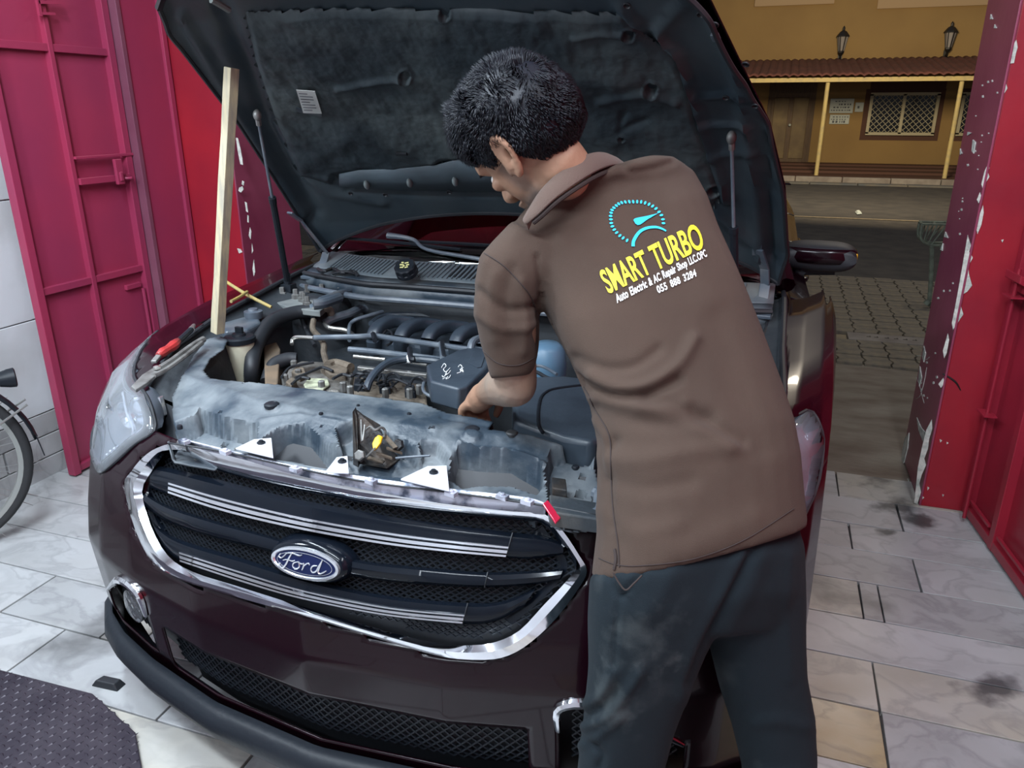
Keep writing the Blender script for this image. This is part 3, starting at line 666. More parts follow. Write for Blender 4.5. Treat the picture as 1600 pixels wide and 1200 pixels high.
# ---- grille frame
def fr(px, off): return onfront(px[0], px[1], off)
def offc(c, off): return cw(c.x, c.y-off, c.z)
n = len(GO); ringsF = [[], [], [], [], []]
for i in range(n):
    o, q = GO[i], GI[i]; tf_ = max(0, min(1, (GOc[i].z-.70)/.13)); oT = .012+.034*tf_; mid = ((o[0]+q[0])/2, (o[1]+q[1])/2)
    ringsF[0].append(fr(o, -.02)); ringsF[1].append(fr(o, oT)); ringsF[2].append(fr(mid, .018+.018*tf_)); ringsF[3].append(fr(q, .004)); ringsF[4].append(fr(q, -.035))
ringsF = [closed_smooth(r, 3) for r in ringsF]
build('grille_surround', MB().rings(ringsF, caps=False), M_CHROME, car, smooth=40)
# grille backing: black tray
nn = 40; P = []
for j in range(9):
    z = .46+j*(.86-.46)/8; P.append([cw(u_, plan(u_)+lean(z)+.06, z) for u_ in np.linspace(-.62, .60, nn)])
build('grille_tray', MB().grid(P), M_BLKR, car)
lattice([(c.x, c.z) for c in GIc], .0172, -.026, 'grille_mesh', r=.0018, squash=.62)
def strip(top, bot, prof, name, m, par=car, seg=6, **k):
    T = resamp(top, 40); B = resamp(bot, 40); rows_ = []
    for f, off in prof:
        rows_.append([fr((t[0]+(b[0]-t[0])*f, t[1]+(b[1]-t[1])*f), off) for t, b in zip(T, B)])
    mb = MB(); 
    return build(name, mb.rings(rows_, caps=False, closed=False), m, par, smooth=35, **k)
def resamp(P, n):
    P = [V3((x, y, 0)) for x, y in P]; P = csm(P, 5); d = [0]
    for a, b in zip(P[:-1], P[1:]): d.append(d[-1]+(b-a).length)
    return [(float(np.interp(d[-1]*i/(n-1), d, [p.x for p in P])), float(np.interp(d[-1]*i/(n-1), d, [p.y for p in P]))) for i in range(n)]
BPROF = [(0, -.034), (.0, -.012), (.18, .0), (.5, .003), (.85, -.001), (1.0, -.010), (1.0, -.034)]
b1t = [(234, 727), (264, 731), (355, 753), (469, 781), (600, 805), (700, 820), (801, 832), (850, 838), (880, 850)]
b1b = [(234, 762), (262, 771), (350, 800), (469, 828), (600, 851), (700, 863), (790, 871), (840, 873), (880, 866)]
b2t = [(223, 768), (265, 791), (345, 816), (425, 838), (500, 861), (574, 877), (670, 887), (762, 894), (830, 892), (880, 889)]
b2b = [(226, 792), (265, 817), (345, 843), (425, 863), (500, 888), (574, 904), (670, 914), (757, 918), (830, 914), (874, 906)]
b3t = [(236, 814), (278, 842), (381, 873), (491, 907), (609, 931), (731, 942), (790, 938), (838, 918)]
b3b = [(254, 852), (281, 878), (381, 911), (469, 936), (600, 962), (722, 975), (775, 971), (818, 948)]
for t_, b_ in ((b1t, b1b), (b2t, b2b), (b3t, b3b)): strip(t_, b_, BPROF, 'grille_bar', M_GLOSSB)
def lerp_poly(A, B, f, i0, i1):
    return [(a[0]+(b[0]-a[0])*f, a[1]+(b[1]-a[1])*f) for a, b in list(zip(A, B))[i0:i1]]
for (t_, b_, i0, i1) in ((b1t, b1b, 1, 7), (b3t, b3b, 1, 6)):
    for f0, f1 in ((.56, .66), (.70, .87), (.89, 1.0)):
        strip(lerp_poly(t_, b_, f0, i0, i1), lerp_poly(t_, b_, f1, i0, i1), [(0, .0), (.15, .0065), (.85, .0065), (1, .0)], 'chrome_strip', M_CHROME)
for (t_, b_) in ((b1t, b1b), (b3t, b3b), (b2t, b2b)):
    a, b = t_[-3], b_[-3]; build('bar_seam', MB().tube([fr(a, .002), fr(((a[0]+b[0])/2, (a[1]+b[1])/2), .005), fr(b, -.006)], .0014, 5), M_BLKR, car)
# inner chrome lip on the right and black side wing inside the frame
strip([(848, 822), (868, 850), (886, 878), (880, 900), (845, 938), (800, 976)], [(820, 842), (850, 862), (866, 882), (858, 896), (818, 930), (780, 958)], [(0, -.02), (.5, -.024), (1, -.034)], 'grille_side_trim', M_GLOSSB)
strip([(232, 742), (226, 760), (226, 780), (238, 820), (262, 862)], [(244, 750), (240, 764), (241, 782), (254, 815), (282, 852)], [(0, -.012), (.5, -.02), (1, -.034)], 'grille_side_trim', M_GLOSSB)
# top flange of the surround (dusty chrome) with clips and tabs
FT = [(292, 688), (364, 705), (447, 725), (578, 746), (709, 764), (819, 777), (854, 788)]
FB = [(294, 697), (372, 719), (452, 739), (578, 768), (709, 788), (815, 800), (852, 804)]
Tt = resamp(FT, 60); Bb = resamp(FB, 60); R0 = []; R1 = []; R2 = []
for t_, b_ in zip(Tt, Bb):
    pb = fr(b_, .040); R0.append(pb); q = wz(t_[0], t_[1], .872); R1.append(pb*.45+q*.55+V3((0, 0, .004))); R2.append(q)
build('surround_flange', MB().rings([R0, R1, R2], caps=False, closed=False), M_CHROMED, car, smooth=60, solid=.003)
for x, y in [(352, 706), (288, 690), (462, 733), (580, 752), (705, 771), (785, 776), (824, 784)]:
    c = wz(x, y, .876)
    build('clip', MB().box(c, (.011, .007, .004), Matrix.Rotation(-.25, 3, 'Z')).lathe(c, (0, 0, 1), [(.005, 0), (.005, .007), (.003, .008)], 10), M_CHROMED, car, smooth=0)
for pts in [[(368, 700), (397, 686), (424, 684), (427, 714)], [(508, 737), (526, 714), (543, 712), (545, 738)], [(626, 748), (668, 728), (698, 727), (702, 766)]]:
    build('mounting_tab', MB().prism([wz(x, y, .888) for x, y in pts], (0, 0, -.004)), mat('bright_tab', (.70, .73, .80), .4, .2), car, smooth=0, bevel=.001, label='bright triangular mounting tab')
    cx = sum(p[0] for p in pts)/4+4; cy = sum(p[1] for p in pts)/4
    build('clip', MB().lathe(wz(cx, cy-4, .889), (0, 0, 1), [(.009, 0), (.009, .002), (.005, .003), (.005, .006)], 10), M_BLK, car)
build('corner_reflector', MB().prism([wz(x, y, z) for x, y, z in [(848, 790, .885), (856, 784, .885), (876, 812, .86), (868, 820, .86)]], (0, 0, .004)), M_REDREF, car, smooth=0, bevel=.001, label='red corner of the grille frame')
# ---- emblem
ec = onfront(483, 877, .0)
en = (-CV+V3((0, 0, .22))).normalized(); ex = (CU+V3((0, 0, .0))).normalized(); ex = (ex-en*ex.dot(en)).normalized(); ey = en.cross(ex)*1.0
if ey.z < 0: ey = -ey
ca_, sa_ = math.cos(.02), math.sin(.02); ex, ey = ex*ca_+ey*sa_, ey*ca_-ex*sa_
def ering(a, b, h, n=48): return [ec+ex*(a*math.cos(2*math.pi*k/n))+ey*(b*math.sin(2*math.pi*k/n))+en*h for k in range(n)]
EA, EB = .0795, .0325
build('emblem_housing', MB().rings([ering(EA*1.25, EB*1.5, -.03), ering(EA*1.15, EB*1.3, .0), ering(EA*1.04, EB*1.08, .010), ering(EA*.9, EB*.9, .011)]), M_GLOSSB, car, smooth=50)
build('emblem_rim', MB().rings([ering(EA, EB, .008), ering(EA*.985, EB*.97, .017), ering(EA*.92, EB*.83, .018), ering(EA*.88, EB*.76, .0145)], caps=False), M_EMB, car, smooth=50)
build('emblem_field', MB().rings([ering(EA*.90, EB*.80, .012), ering(EA*.88, EB*.77, .0152), ering(EA*.5, EB*.4, .0165), ering(EA*.05, EB*.05, .017)]), M_BLUE, car, smooth=60)
build('emblem_line', MB().tube(ering(EA*.80, EB*.66, .0165)+[ering(EA*.80, EB*.66, .0165)[0]], .0006, 4, caps=False, smooth=False), M_EMB, car)
def stroke(mb, pts, w_=.0024, x0=0, y0=0, s=1.0):
    P = [ec+ex*((x0+x)*s)+ey*((y0+y)*s)+en*(.0172) for x, y in pts]; mb.tube(P, [w_*.6]+[w_]*(len(P)-2)+[w_*.6], 6)
em = MB(); u_ = .001
# F o r d in flowing script (units mm)
for pts, wd in [([(-47, 12), (-50, 6), (-46, 3), (-40, 8), (-34, 15), (-22, 17), (-10, 15), (-4, 18)], 2.2), ([(-25, 16), (-30, 6), (-36, -8), (-42, -16), (-48, -15), (-50, -10), (-46, -8)], 2.6), ([(-42, -1), (-34, 2), (-24, 1), (-18, 4)], 1.8),
               ([(-12, 2), (-20, -2), (-22, -9), (-17, -13), (-10, -9), (-9, -2), (-12, 2), (-5, -1), (0, 2)], 2.2), ([(0, 2), (-1, -5), (-4, -13)], 2.4), ([(-1, -5), (4, 1), (9, 3), (11, 0)], 2.0),
               ([(26, 2), (18, 0), (14, -7), (17, -13), (24, -9), (29, 2), (36, 16)], 2.3), ([(36, 17), (31, 2), (28, -9), (31, -13), (38, -9), (44, -4)], 2.4)]:
    stroke(em, [(x*u_*1.18, y*u_*1.02) for x, y in pts], wd*.0007)
build('emblem_script', em, M_EMB, car, label='silver script reading Ford')
# ---- headlights
def headlight(sg):
    pts = [cw(sg*-c.x*(-1) if sg < 0 else -c.x, c.y-.006, c.z) for c in LNc]
    pts = [cw(sg*abs(c.x), c.y-.006, c.z) for c in LNc]
    cs = closed_smooth(pts, 3); cc = [toc(p) for p in cs]
    # lens surface: fan rings that follow the shell
    cen = sum(cc, V3())/len(cc); rings_ = []
    for f in (1.0, .8, .6, .4, .2, .02):
        r = []
        for c in cc:
            u, z = cen.x+(c.x-cen.x)*f, cen.z+(c.z-cen.z)*f; vv = plan(u)+lean(z); r.append(cw(u, vv-.008-.006*(1-f), z))
        rings_.append(r)
    lens = build('headlight', MB().rings(rings_, caps=False), M_LENS, car, smooth=60, solid=.003)
    inner = [[p+CV*.03 for p in rings_[0]], [p+CV*.07 for p in rings_[1]], [p+CV*.09 for p in rings_[3]], [p+CV*.09 for p in rings_[5]]]
    build('lamp_housing', MB().rings([[p+CV*.002 for p in rings_[0]]]+inner, caps=False), M_LAMPIN, lens, smooth=50)
    def at(x, y, d): 
        c = toc(onfront(x, y)); return cw(sg*abs(c.x), c.y+d, c.z)
    build('projector', MB().lathe(at(207, 650, .03), (-CV-V3((0, 0, .1))), [(.0, -.03), (.036, -.02), (.040, .0), (.034, .006), (.03, .0), (.02, .008), (0, .012)], 24), M_REFL, lens)
    build('reflector_bowl', MB().lathe(at(172, 660, .05), (-CV-CU*sg*(-.2)), [(.0, -.03), (.02, -.028), (.033, -.012), (.036, .0), (.034, .0), (.02, -.02), (0, -.02)], 20), M_REFL, lens)
    build('lamp_divider', MB().tube([at(x, y, .02) for x, y in [(184, 618), (190, 650), (200, 680), (182, 712)]], .005, 6), M_REFL, lens)
    build('lamp_glare_panel', MB().prism([at(x, y, .035) for x, y in [(186, 640), (230, 628), (236, 660), (196, 672)]], CV*.02), M_REFL, lens, smooth=0, bevel=.004)  # silver panel added to imitate the white glare inside the lamp
    build('marker_reflector', MB().prism([at(x, y, .03) for x, y in [(196, 615), (224, 625), (226, 645), (200, 640)]], CV*.008), M_TAIL if sg > 0 else M_REFL, lens, smooth=0, bevel=.002)
    for k in range(6): build('light_bar', MB().ell(at(158+k*6, 712-k*3+(k-2.5)**2*.6, .02), (.006, .006, .005), None, 8, 6), M_REFL, lens)
    build('lamp_seal', MB().tube([p+CV*.004 for p in cs]+[cs[0]+CV*.004], .0045, 6, caps=False, smooth=False), M_BLKR, car)
headlight(-1); headlight(1)
# ---- gap seals along bonnet opening, inner ledges
for sg in (-1, 1):
    pts = [cw(sg*gapu(v, sg), v, zcrown(v)+.002) for v in np.linspace(.34, 1.42, 14)]
    build('bonnet_seal', MB().tube(pts, .008, 8), M_BLKR, car)
    P = []
    for v in np.linspace(.36, 1.42, 24):
        g = gapu(v, sg); z = zcrown(v)
        P.append([cw(sg*(g+.004), v, z-.004), cw(sg*(g-.012), v, z-.02), cw(sg*(g-.05), v, z-.032+.004*fbm((v*9, sg, 0))), cw(sg*(g-.085), v, z-.04), cw(sg*(g-.10), v, z-.09), cw(sg*(g-.11), v, .50)])
    build('inner_fender', MB().grid(P), M_BAY, car, smooth=40)
    # strut tower
    tc = cw(sg*.655, 1.10, .955)
    build('strut_tower', MB().lathe(tc+V3((0, 0, -.3)), (0, 0, 1), [(.13, 0), (.12, .2), (.105, .285), (.095, .298), (.05, .297), (.045, .305), (0, .305)], 28), M_BAY, car, smooth=35)
    for k in range(3):
        a = k*2.1+.5; build('tower_bolt', MB().lathe(tc+V3((.075*math.cos(a), .075*math.sin(a), .0)), (0, 0, 1), [(.013, 0), (.013, .008), (.007, .009), (.006, .03), (0, .031)], 6), M_WORN, car, smooth=0)
bay = MB().grid([[cw(u, v, .52+.02*fbm((u*5, v*5, 0))) for u in np.linspace(-.80, .80, 30)] for v in np.linspace(.25, 1.16, 20)]); build('engine_bay_floor', bay, M_BAY, car)
P = [[cw(u, 1.15-.02*math.cos(u*3), z) for u in np.linspace(-.80, .80, 40)] for z in (.5, .7, .85, .93, .965)]
build('firewall', MB().grid(P), M_BAY, car, solid=.004)
# ---- cowl: rail, seal, louvred grille
def cwl(u, v, z): return cw(u, v, z)
def cowlv(u): return 1.29+.22*max(0, abs(u)-.45)**1.2*2
rows_ = []
for dv, z in [(-.20, .985), (-.19, 1.005), (-.17, 1.008), (-.165, 1.022), (-.13, 1.028)]:
    rows_.append([cwl(u, cowlv(u)+dv, z-.015*(abs(u)/.78)**2) for u in np.linspace(-.79, .79, 60)])
build('cowl_panel', MB().grid(rows_), M_DUSTP, car, smooth=30, solid=.004)
build('cowl_seal', MB().tube([cwl(u, cowlv(u)-.185, 1.018-.015*(abs(u)/.78)**2) for u in np.linspace(-.79, .79, 20)], .009, 8), M_BLKR, car)
build('cowl_rail', MB().tube([cwl(u, cowlv(u)-.235, .985-.015*(abs(u)/.78)**2) for u in np.linspace(-.76, .76, 20)], .010, 8), M_PIPE, car)
rows_ = []
for dv, z in [(-.135, 1.024), (-.12, 1.034), (.0, 1.062), (.02, 1.06)]:
    rows_.append([cwl(u, cowlv(u)+dv, z-.015*(abs(u)/.78)**2) for u in np.linspace(-.79, .79, 60)])
build('cowl_grille', MB().grid(rows_), mat('cowl_grey', (.075, .095, .11), .5, col2=(.13, .15, .16), ns=6), car, smooth=30, solid=.003)
lv = MB(); N_ = 84
for k in range(N_):
    u = -.70+1.40*k/(N_-1)
    if abs(u+.40) < .035 or abs(u) < .01: continue
    a = cwl(u, cowlv(u)-.118, 1.036-.015*(abs(u)/.78)**2); b = cwl(u+.004, cowlv(u)-.012, 1.062-.015*(abs(u)/.78)**2); lv.bar(a, b, .0055, .008)
build('louvre_ribs', lv, mat('cowl_rib', (.10, .125, .145), .5), car, smooth=0, kind='stuff')
sl = MB()
for k in range(12):
    u = -.205+k*.0166; a = cwl(u, cowlv(u)-.105, 1.0405); b = cwl(u, cowlv(u)-.02, 1.0605); sl.bar(a, b, .007, .004)
build('louvre_slots', sl, M_BLKR, car, smooth=0, kind='stuff')
# ---- windscreen, pillars, roof and the rest of the body
def wsb(u): return cw(u, cowlv(u)+.0, 1.058-.015*(abs(u)/.78)**2)
P = []
for j in range(12):
    f = j/11; row = []
    for i in range(41):
        t = -1+2*i/40; ub = .80*t; ut = .60*t; vb = cowlv(ub)+.0; vt = 2.14+.06*t*t*1; zb = 1.058-.015*t*t; zt_ = 1.455-.03*t*t
        row.append(cw(ub+(ut-ub)*f, vb+(vt-vb)*f, zb+(zt_-zb)*f+.03*math.sin(math.pi*f)))
    P.append(row)
build('windscreen', MB().grid(P), M_GLASS, car, smooth=180, solid=.004)
for sg in (-1, 1):
    i = 0 if sg < 0 else 40
    build('windscreen_pillar', MB().tube([P[j][i]+CU*sg*.02+V3((0, 0, .0)) for j in range(12)], .030, 8), M_PAINT, car)
    build('pillar_trim', MB().tube([P[j][i]-CU*sg*.008+V3((0, 0, .012)) for j in range(12)], .006, 6), M_CHROME, car)
def sec(v, roof=True):
    # half section (u,z) of greenhouse and body behind the fenders
    w_ = ip(v, [(1.46, .937), (2.0, .925), (3.6, .93), (4.6, .90), (5.0, .80), (5.12, .70)])
    belt = ip(v, [(1.46, 1.0), (3.8, 1.03), (4.9, 1.02), (5.12, .95)])
    rz = ip(v, [(1.46, 1.06), (2.16, 1.46), (2.8, 1.49), (3.5, 1.45), (4.35, 1.12), (5.12, 1.02)])
    rw = ip(v, [(1.46, .80), (2.16, .59), (2.8, .54), (3.5, .50), (4.35, .62), (5.12, .66)])
    return w_, belt, rz, rw
def bodyrows(v0, v1, n, f): return [[cw(*p) for p in f(v)] for v in np.linspace(v0, v1, n)]
def side_pts(sg):
    def f(v):
        w_, belt, rz, rw = sec(v)
        return [(sg*u, v, z) for u, z in [(w_-.06, .20), (w_-.01, .32), (w_, .55), (w_, .75), (w_-.004, .9), (w_-.03, belt-.03), (w_-.14, belt)]]
    return f
def arch2(v, z): return math.hypot(v-(1.02+2.87), z-.34) < .385
for sg in (-1, 1):
    for nm, v0, v1 in (('front_door', 1.465, 2.57), ('rear_door', 2.58, 3.50), ('quarter_panel', 3.51, 5.12)):
        rows_ = bodyrows(v0, v1, max(8, int((v1-v0)/.04)), side_pts(sg))
        mb = MB().grid(rows_)
        if nm == 'quarter_panel':
            mb.f = [q for q in mb.f if not arch2(toc(sum((V3(mb.v[i]) for i in q), V3())/4).y, sum(mb.v[i][2] for i in q)/4)]
        d_ = build(nm, mb, M_PAINT, car, smooth=50, solid=.004)
        if 'door' in nm:
            vh = v1-.16; build('door_handle', MB().tube([cw(sg*.90, vh-.1, .88), cw(sg*.93, vh-.07, .885), cw(sg*.93, vh+.06, .885), cw(sg*.90, vh+.09, .88)], .012, 8), M_PAINT, d_)
    rows_ = []
    for v in np.linspace(1.55, 4.1, 30):
        w_, belt, rz, rw = sec(v); rows_.append([cw(sg*(w_-.14), v, belt), cw(sg*(w_-.17-(w_-.17-rw)*.5), v, belt+(rz-.03-belt)*.5), cw(sg*rw, v, rz-.03)])
    build('side_window', MB().grid(rows_), M_GLASS, car, smooth=60, solid=.004)
    for v in (2.56, 3.55):
        w_, belt, rz, rw = sec(v); build('door_pillar', MB().tube([cw(sg*(w_-.14), v, belt), cw(sg*(w_-.175-(w_-.17-rw)*.5), v, belt+(rz-.03-belt)*.5), cw(sg*(rw), v, rz-.03)], .025, 8), M_BLK, car)
rows_ = []
for v in np.linspace(2.14, 3.55, 18):
    w_, belt, rz, rw = sec(v); rows_.append([cw(t*(rw+.02), v, rz-.035*t*t) for t in np.linspace(-1, 1, 17)])
build('roof', MB().grid(rows_), M_PAINT, car, smooth=60, solid=.01)
rows_ = []
for v in np.linspace(3.55, 4.35, 10):
    w_, belt, rz, rw = sec(v); rows_.append([cw(t*rw, v, rz-.02*t*t) for t in np.linspace(-1, 1, 17)])
build('rear_window', MB().grid(rows_), M_GLASS, car, smooth=60, solid=.004)
rows_ = []
for v, z in [(4.35, 1.10), (4.6, 1.09), (4.95, 1.06), (5.08, 1.03), (5.14, .9), (5.15, .6), (5.10, .3)]:
    w_ = sec(min(v, 5.12))[0]-.02; rows_.append([cw(t*w_, v-.10*t**4, z) for t in np.linspace(-1, 1, 17)])
build('boot_lid', MB().grid(rows_), M_PAINT, car, smooth=50, solid=.006)
# cabin
build('dashboard', MB().prism([cw(-.70, 1.62, .80), cw(-.70, 1.62, 1.04), cw(-.70, 1.95, 1.02), cw(-.70, 2.02, .80)], CU*1.40), M_INT, car, smooth=0, bevel=.03)
for sg in (-1, 1):
    build('car_seat', MB().prism([cw(sg*.38-.24, 2.55, .5), cw(sg*.38-.24, 3.05, .5), cw(sg*.38-.22, 3.2, 1.12), cw(sg*.38-.22, 3.08, 1.14), cw(sg*.38-.24, 2.98, .66), cw(sg*.38-.24, 2.55, .66)], CU*.48).box(cw(sg*.38, 3.16, 1.24), (.12, .05, .09)), M_INT, car, smooth=0, bevel=.03)
sw = cw(.38, 2.12, .98); sx = CU; sy = (V3((0, 0, 1))-CV*.35).normalized()
build('steering_wheel', MB().tube([sw+(sx*math.cos(a)+sy*math.sin(a))*.18 for a in np.linspace(0, 2*math.pi, 25)], .014, 8, caps=False, smooth=False).bar(sw-sx*.17, sw+sx*.17, .05, .02).bar(sw, sw-sy*.17, .04, .02), M_INT, car)
build('cabin_floor', MB().box(cw(0, 3.0, .34), (.88, 1.7, .02)), M_INT, car, smooth=0)
# underbody and wheels
build('underbody', MB().box(cw(0, 2.6, .27), (.76, 2.25, .05), Matrix.Rotation(-CA, 3, 'Z')), M_BLKR, car, smooth=0)
for sg in (-1, 1):
    for vv in (1.02, 3.89):
        c = cw(sg*.835, vv, .335)
        wh = build('wheel', MB().lathe(c, CU*sg, [(.20, -.11), (.30, -.115), (.325, -.10), (.335, -.06), (.335, .06), (.325, .10), (.30, .115), (.245, .11), (.24, .10), (.24, -.10), (.20, -.11)], 40, caps=False), M_TYRE, car, smooth=40)
        rm = MB().lathe(c, CU*sg, [(.238, -.1), (.245, .108), (.235, .112), (.225, .10), (.22, .02), (.06, .07), (.05, .095), (0, .097)], 40)
        for k in range(10):
            a = k*2*math.pi/10; dd = (CV*math.cos(a)+V3((0, 0, 1))*math.sin(a)); rm.bar(c+CU*sg*.092+dd*.04, c+CU*sg*.10+dd*.232, .026, .018, CU)
        build('rim', rm, M_PIPE, wh, smooth=40)
        build('wheel_well', MB().lathe(c-CU*sg*.16, CU*sg, [(.0, -.02), (.385, -.02), (.39, .0), (.392, .27)], 32), M_BLKR, car)
# mirrors
for sg in (-1, 1):
    mc = cw(sg*.945, 1.98, 1.045)
    mm = build('wing_mirror', MB().rings([[mc+CU*sg*(a*.125)+V3((0, 0, .06*f*b*(1 if b < 0 else .85)))+CV*cvo for a, b in [(math.copysign(abs(math.cos(t))**.6, math.cos(t)), math.copysign(abs(math.sin(t))**.7, math.sin(t))) for t in np.linspace(0, 2*math.pi, 28, endpoint=False)]] for f, cvo in [(.45, -.062), (.75, -.05), (.93, -.02), (1.0, .03), (.92, .06)]], caps=True), M_BLKR, car, smooth=50)
    cap = []
    for z_, k_ in [(-.018, 1.02), (.0, 1.06), (.020, 1.04), (.034, .97)]:
        cap.append([mc+CU*sg*(math.sin(t)*.121*k_)+V3((0, 0, z_))-CV*(.066*k_*math.cos(t)**.5 if math.cos(t) > 0 else 0) for t in np.linspace(-1.5, 1.5, 24)])
    build('mirror_cap', MB().grid(cap), M_PAINT, mm, smooth=60, solid=.003)
    build('mirror_arm', MB().tube([cw(sg*.90, 1.98, .975), mc+CU*sg*(-.06)+V3((0, 0, -.052)), mc+CU*sg*.06+V3((0, 0, -.05))], [.03, .028, .018], 10), M_BLK, mm)
    build('turn_lamp', MB().box(mc+CU*sg*.118+V3((0, 0, .004))-CV*.02, (.008, .02, .016)), M_YEL, mm, smooth=0, bevel=.004)
# wipers
def wsp(px, py, off=.02):
    r = ray(px, py); best = None
    for t in np.arange(1.5, 4.2, .01):
        c = toc(CP+r*(t/1200)); f = (c.y-1.30)/.86
        zg = 1.058+.40*f+.03*math.sin(math.pi*max(0, min(1, f)))
        if c.z < zg+off: return CP+r*(t/1200)
    return CP+r*(2.4/1200)
wpts = [wsp(x, y) for x, y in [(537, 372), (600, 377), (660, 383), (720, 390)]]
build('wiper_blade', MB().tube(wpts, .006, 6), M_BLK, car)
build('wiper_arm', MB().tube([wsp(x, y, .03) for x, y in [(606, 368), (645, 374), (668, 390), (745, 404), (800, 414)]], [.012, .007, .006, .007, .008], 8), M_PIPE, car)
build('wiper_blade', MB().tube([wsp(x, y) for x, y in [(640, 377), (760, 383), (900, 392), (1000, 402)]], .006, 6), M_BLK, car)
# ---- bonnet
HP = [(0, 1.36, 1.07, .80), (.117, 1.30, 1.17, .815), (.379, 1.12, 1.36, .79), (.627, .93, 1.52, .745), (1.049, .57, 1.74, .635), (1.255, .38, 1.82, .50)]
def hood(s, t, off=0.0):
    """s metres from hinge corner towards the nose, t -1..1 across; off towards the engine"""
    v = ip(s, [(a[0], a[1]) for a in HP]); z = ip(s, [(a[0], a[2]) for a in HP]); w_ = ip(s, [(a[0], a[3]) for a in HP])
    if s > 1.255: v -= (s-1.255)*.92; z += (s-1.255)*.38; w_ = .50
    ns_ = max(.01, s-.05); ne = s+.05
    dv = ip(ne, [(a[0], a[1]) for a in HP])-ip(ns_, [(a[0], a[1]) for a in HP]); dz = ip(ne, [(a[0], a[2]) for a in HP])-ip(ns_, [(a[0], a[2]) for a in HP])
    L = math.hypot(dv, dz)+1e-6; nv, nz = -dz/L, dv/L  # pointing down-front
    if nz > 0: nv, nz = -nv, -nz
    o = off-.045*(1-t*t)
    return cw(t*w_, v+nv*o, z+nz*o)
def s0(t): return .17*(1-abs(t)**2.2)
def s1(t): return 1.255+.05*(1-t*t)-.10*abs(t)**8
NS, NT = 120, 110
BASE = [[hood(s0(t)+(s1(t)-s0(t))*j/NS, t) for t in np.linspace(-1, 1, NT+1)] for j in range(NS+1)]
LINER = [(383, 14), (400, 90), (430, 180), (470, 272), (520, 286), (526, 270), (580, 264), (588, 270), (680, 256), (692, 248), (900, 236), (1000, 280), (1080, 325), (1108, 325), (1130, 300), (1110, 230), (1080, 140), (1062, 88), (1010, 48), (975, 14), (700, 8), (500, 8)]
RIDGES = [([(283, 20), (335, 105), (400, 205), (478, 330)], 7, .012), ([(345, 0), (365, 50), (392, 110), (415, 180), (455, 265), (490, 330)], 13, -.020), ([(430, 195), (470, 270), (520, 300), (600, 315)], 6, .010),
          ([(1030, 50), (1062, 80), (1078, 130), (1103, 205), (1128, 285), (1137, 310)], 6, .020), ([(1010, 30), (1046, 84), (1060, 130), (1088, 210), (1112, 290)], 5, -.014), ([(970, 5), (990, 28), (1030, 44), (1060, 10), (1070, 0)], 7, .014),
          ([(1110, 0), (1142, 55), (1154, 110), (1168, 200), (1180, 290), (1190, 400)], 8, .014), ([(1155, 0), (1180, 70), (1196, 160), (1204, 290), (1208, 400)], 6, -.014), ([(1095, 146), (1165, 142)], 5, .010), ([(1100, 190), (1170, 190)], 5, .012), ([(1108, 240), (1176, 232)], 5, .010),
          ([(545, 293), (640, 299), (760, 300), (900, 296), (1100, 330)], 5, -.012), ([(1120, 330), (1180, 380), (1200, 430)], 8, .012)]
def relief(P, t, j):
    x, y = pj(P); h = 0
    for pl_, w_, a in RIDGES:
        d = segd(x, y, pl_)
        if d < w_*3: h += a*math.exp(-(d/w_)**2)
    e = (1-abs(t)); h += .014*math.exp(-(e/.03)**2)
    return h
def hnorm(i, j):
    a = BASE[min(j+1, NS)][i]-BASE[max(j-1, 0)][i]; b = BASE[j][min(i+1, NT)]-BASE[j][max(i-1, 0)]; n_ = a.cross(b).normalized()
    return n_ if n_.dot(CP-BASE[j][i]) > 0 else -n_
ts = list(np.linspace(-1, 1, NT+1)); NRM = [[hnorm(i, j) for i in range(NT+1)] for j in range(NS+1)]
INN = [[BASE[j][i]+NRM[j][i]*(.006+relief(BASE[j][i], ts[i], j)) for i in range(NT+1)] for j in range(NS+1)]
OUT = [[BASE[j][i]-NRM[j][i]*.030*min(1, (1-abs(ts[i]))*18, (j+1)/5, (NS+1-j)/5) for i in range(NT+1)] for j in range(NS+1)]
build('bonnet', MB().grid(OUT), M_PAINT, car, smooth=60, solid=.003)
inn = build('bonnet_inner', MB().grid(INN), M_HOODIN, car, smooth=60)
rim = [INN[j][0] for j in range(NS+1)]; rim2 = [INN[j][NT] for j in range(NS+1)]
for r_ in (rim[::6], rim2[::6]): build('bonnet_edge', MB().tube(r_, .006, 6), M_BLKR, car)
build('bonnet_edge', MB().tube(INN[0][::5], .007, 6), M_BLKR, car); build('bonnet_edge', MB().tube(INN[NS][::5], .009, 6), M_PAINT, car)
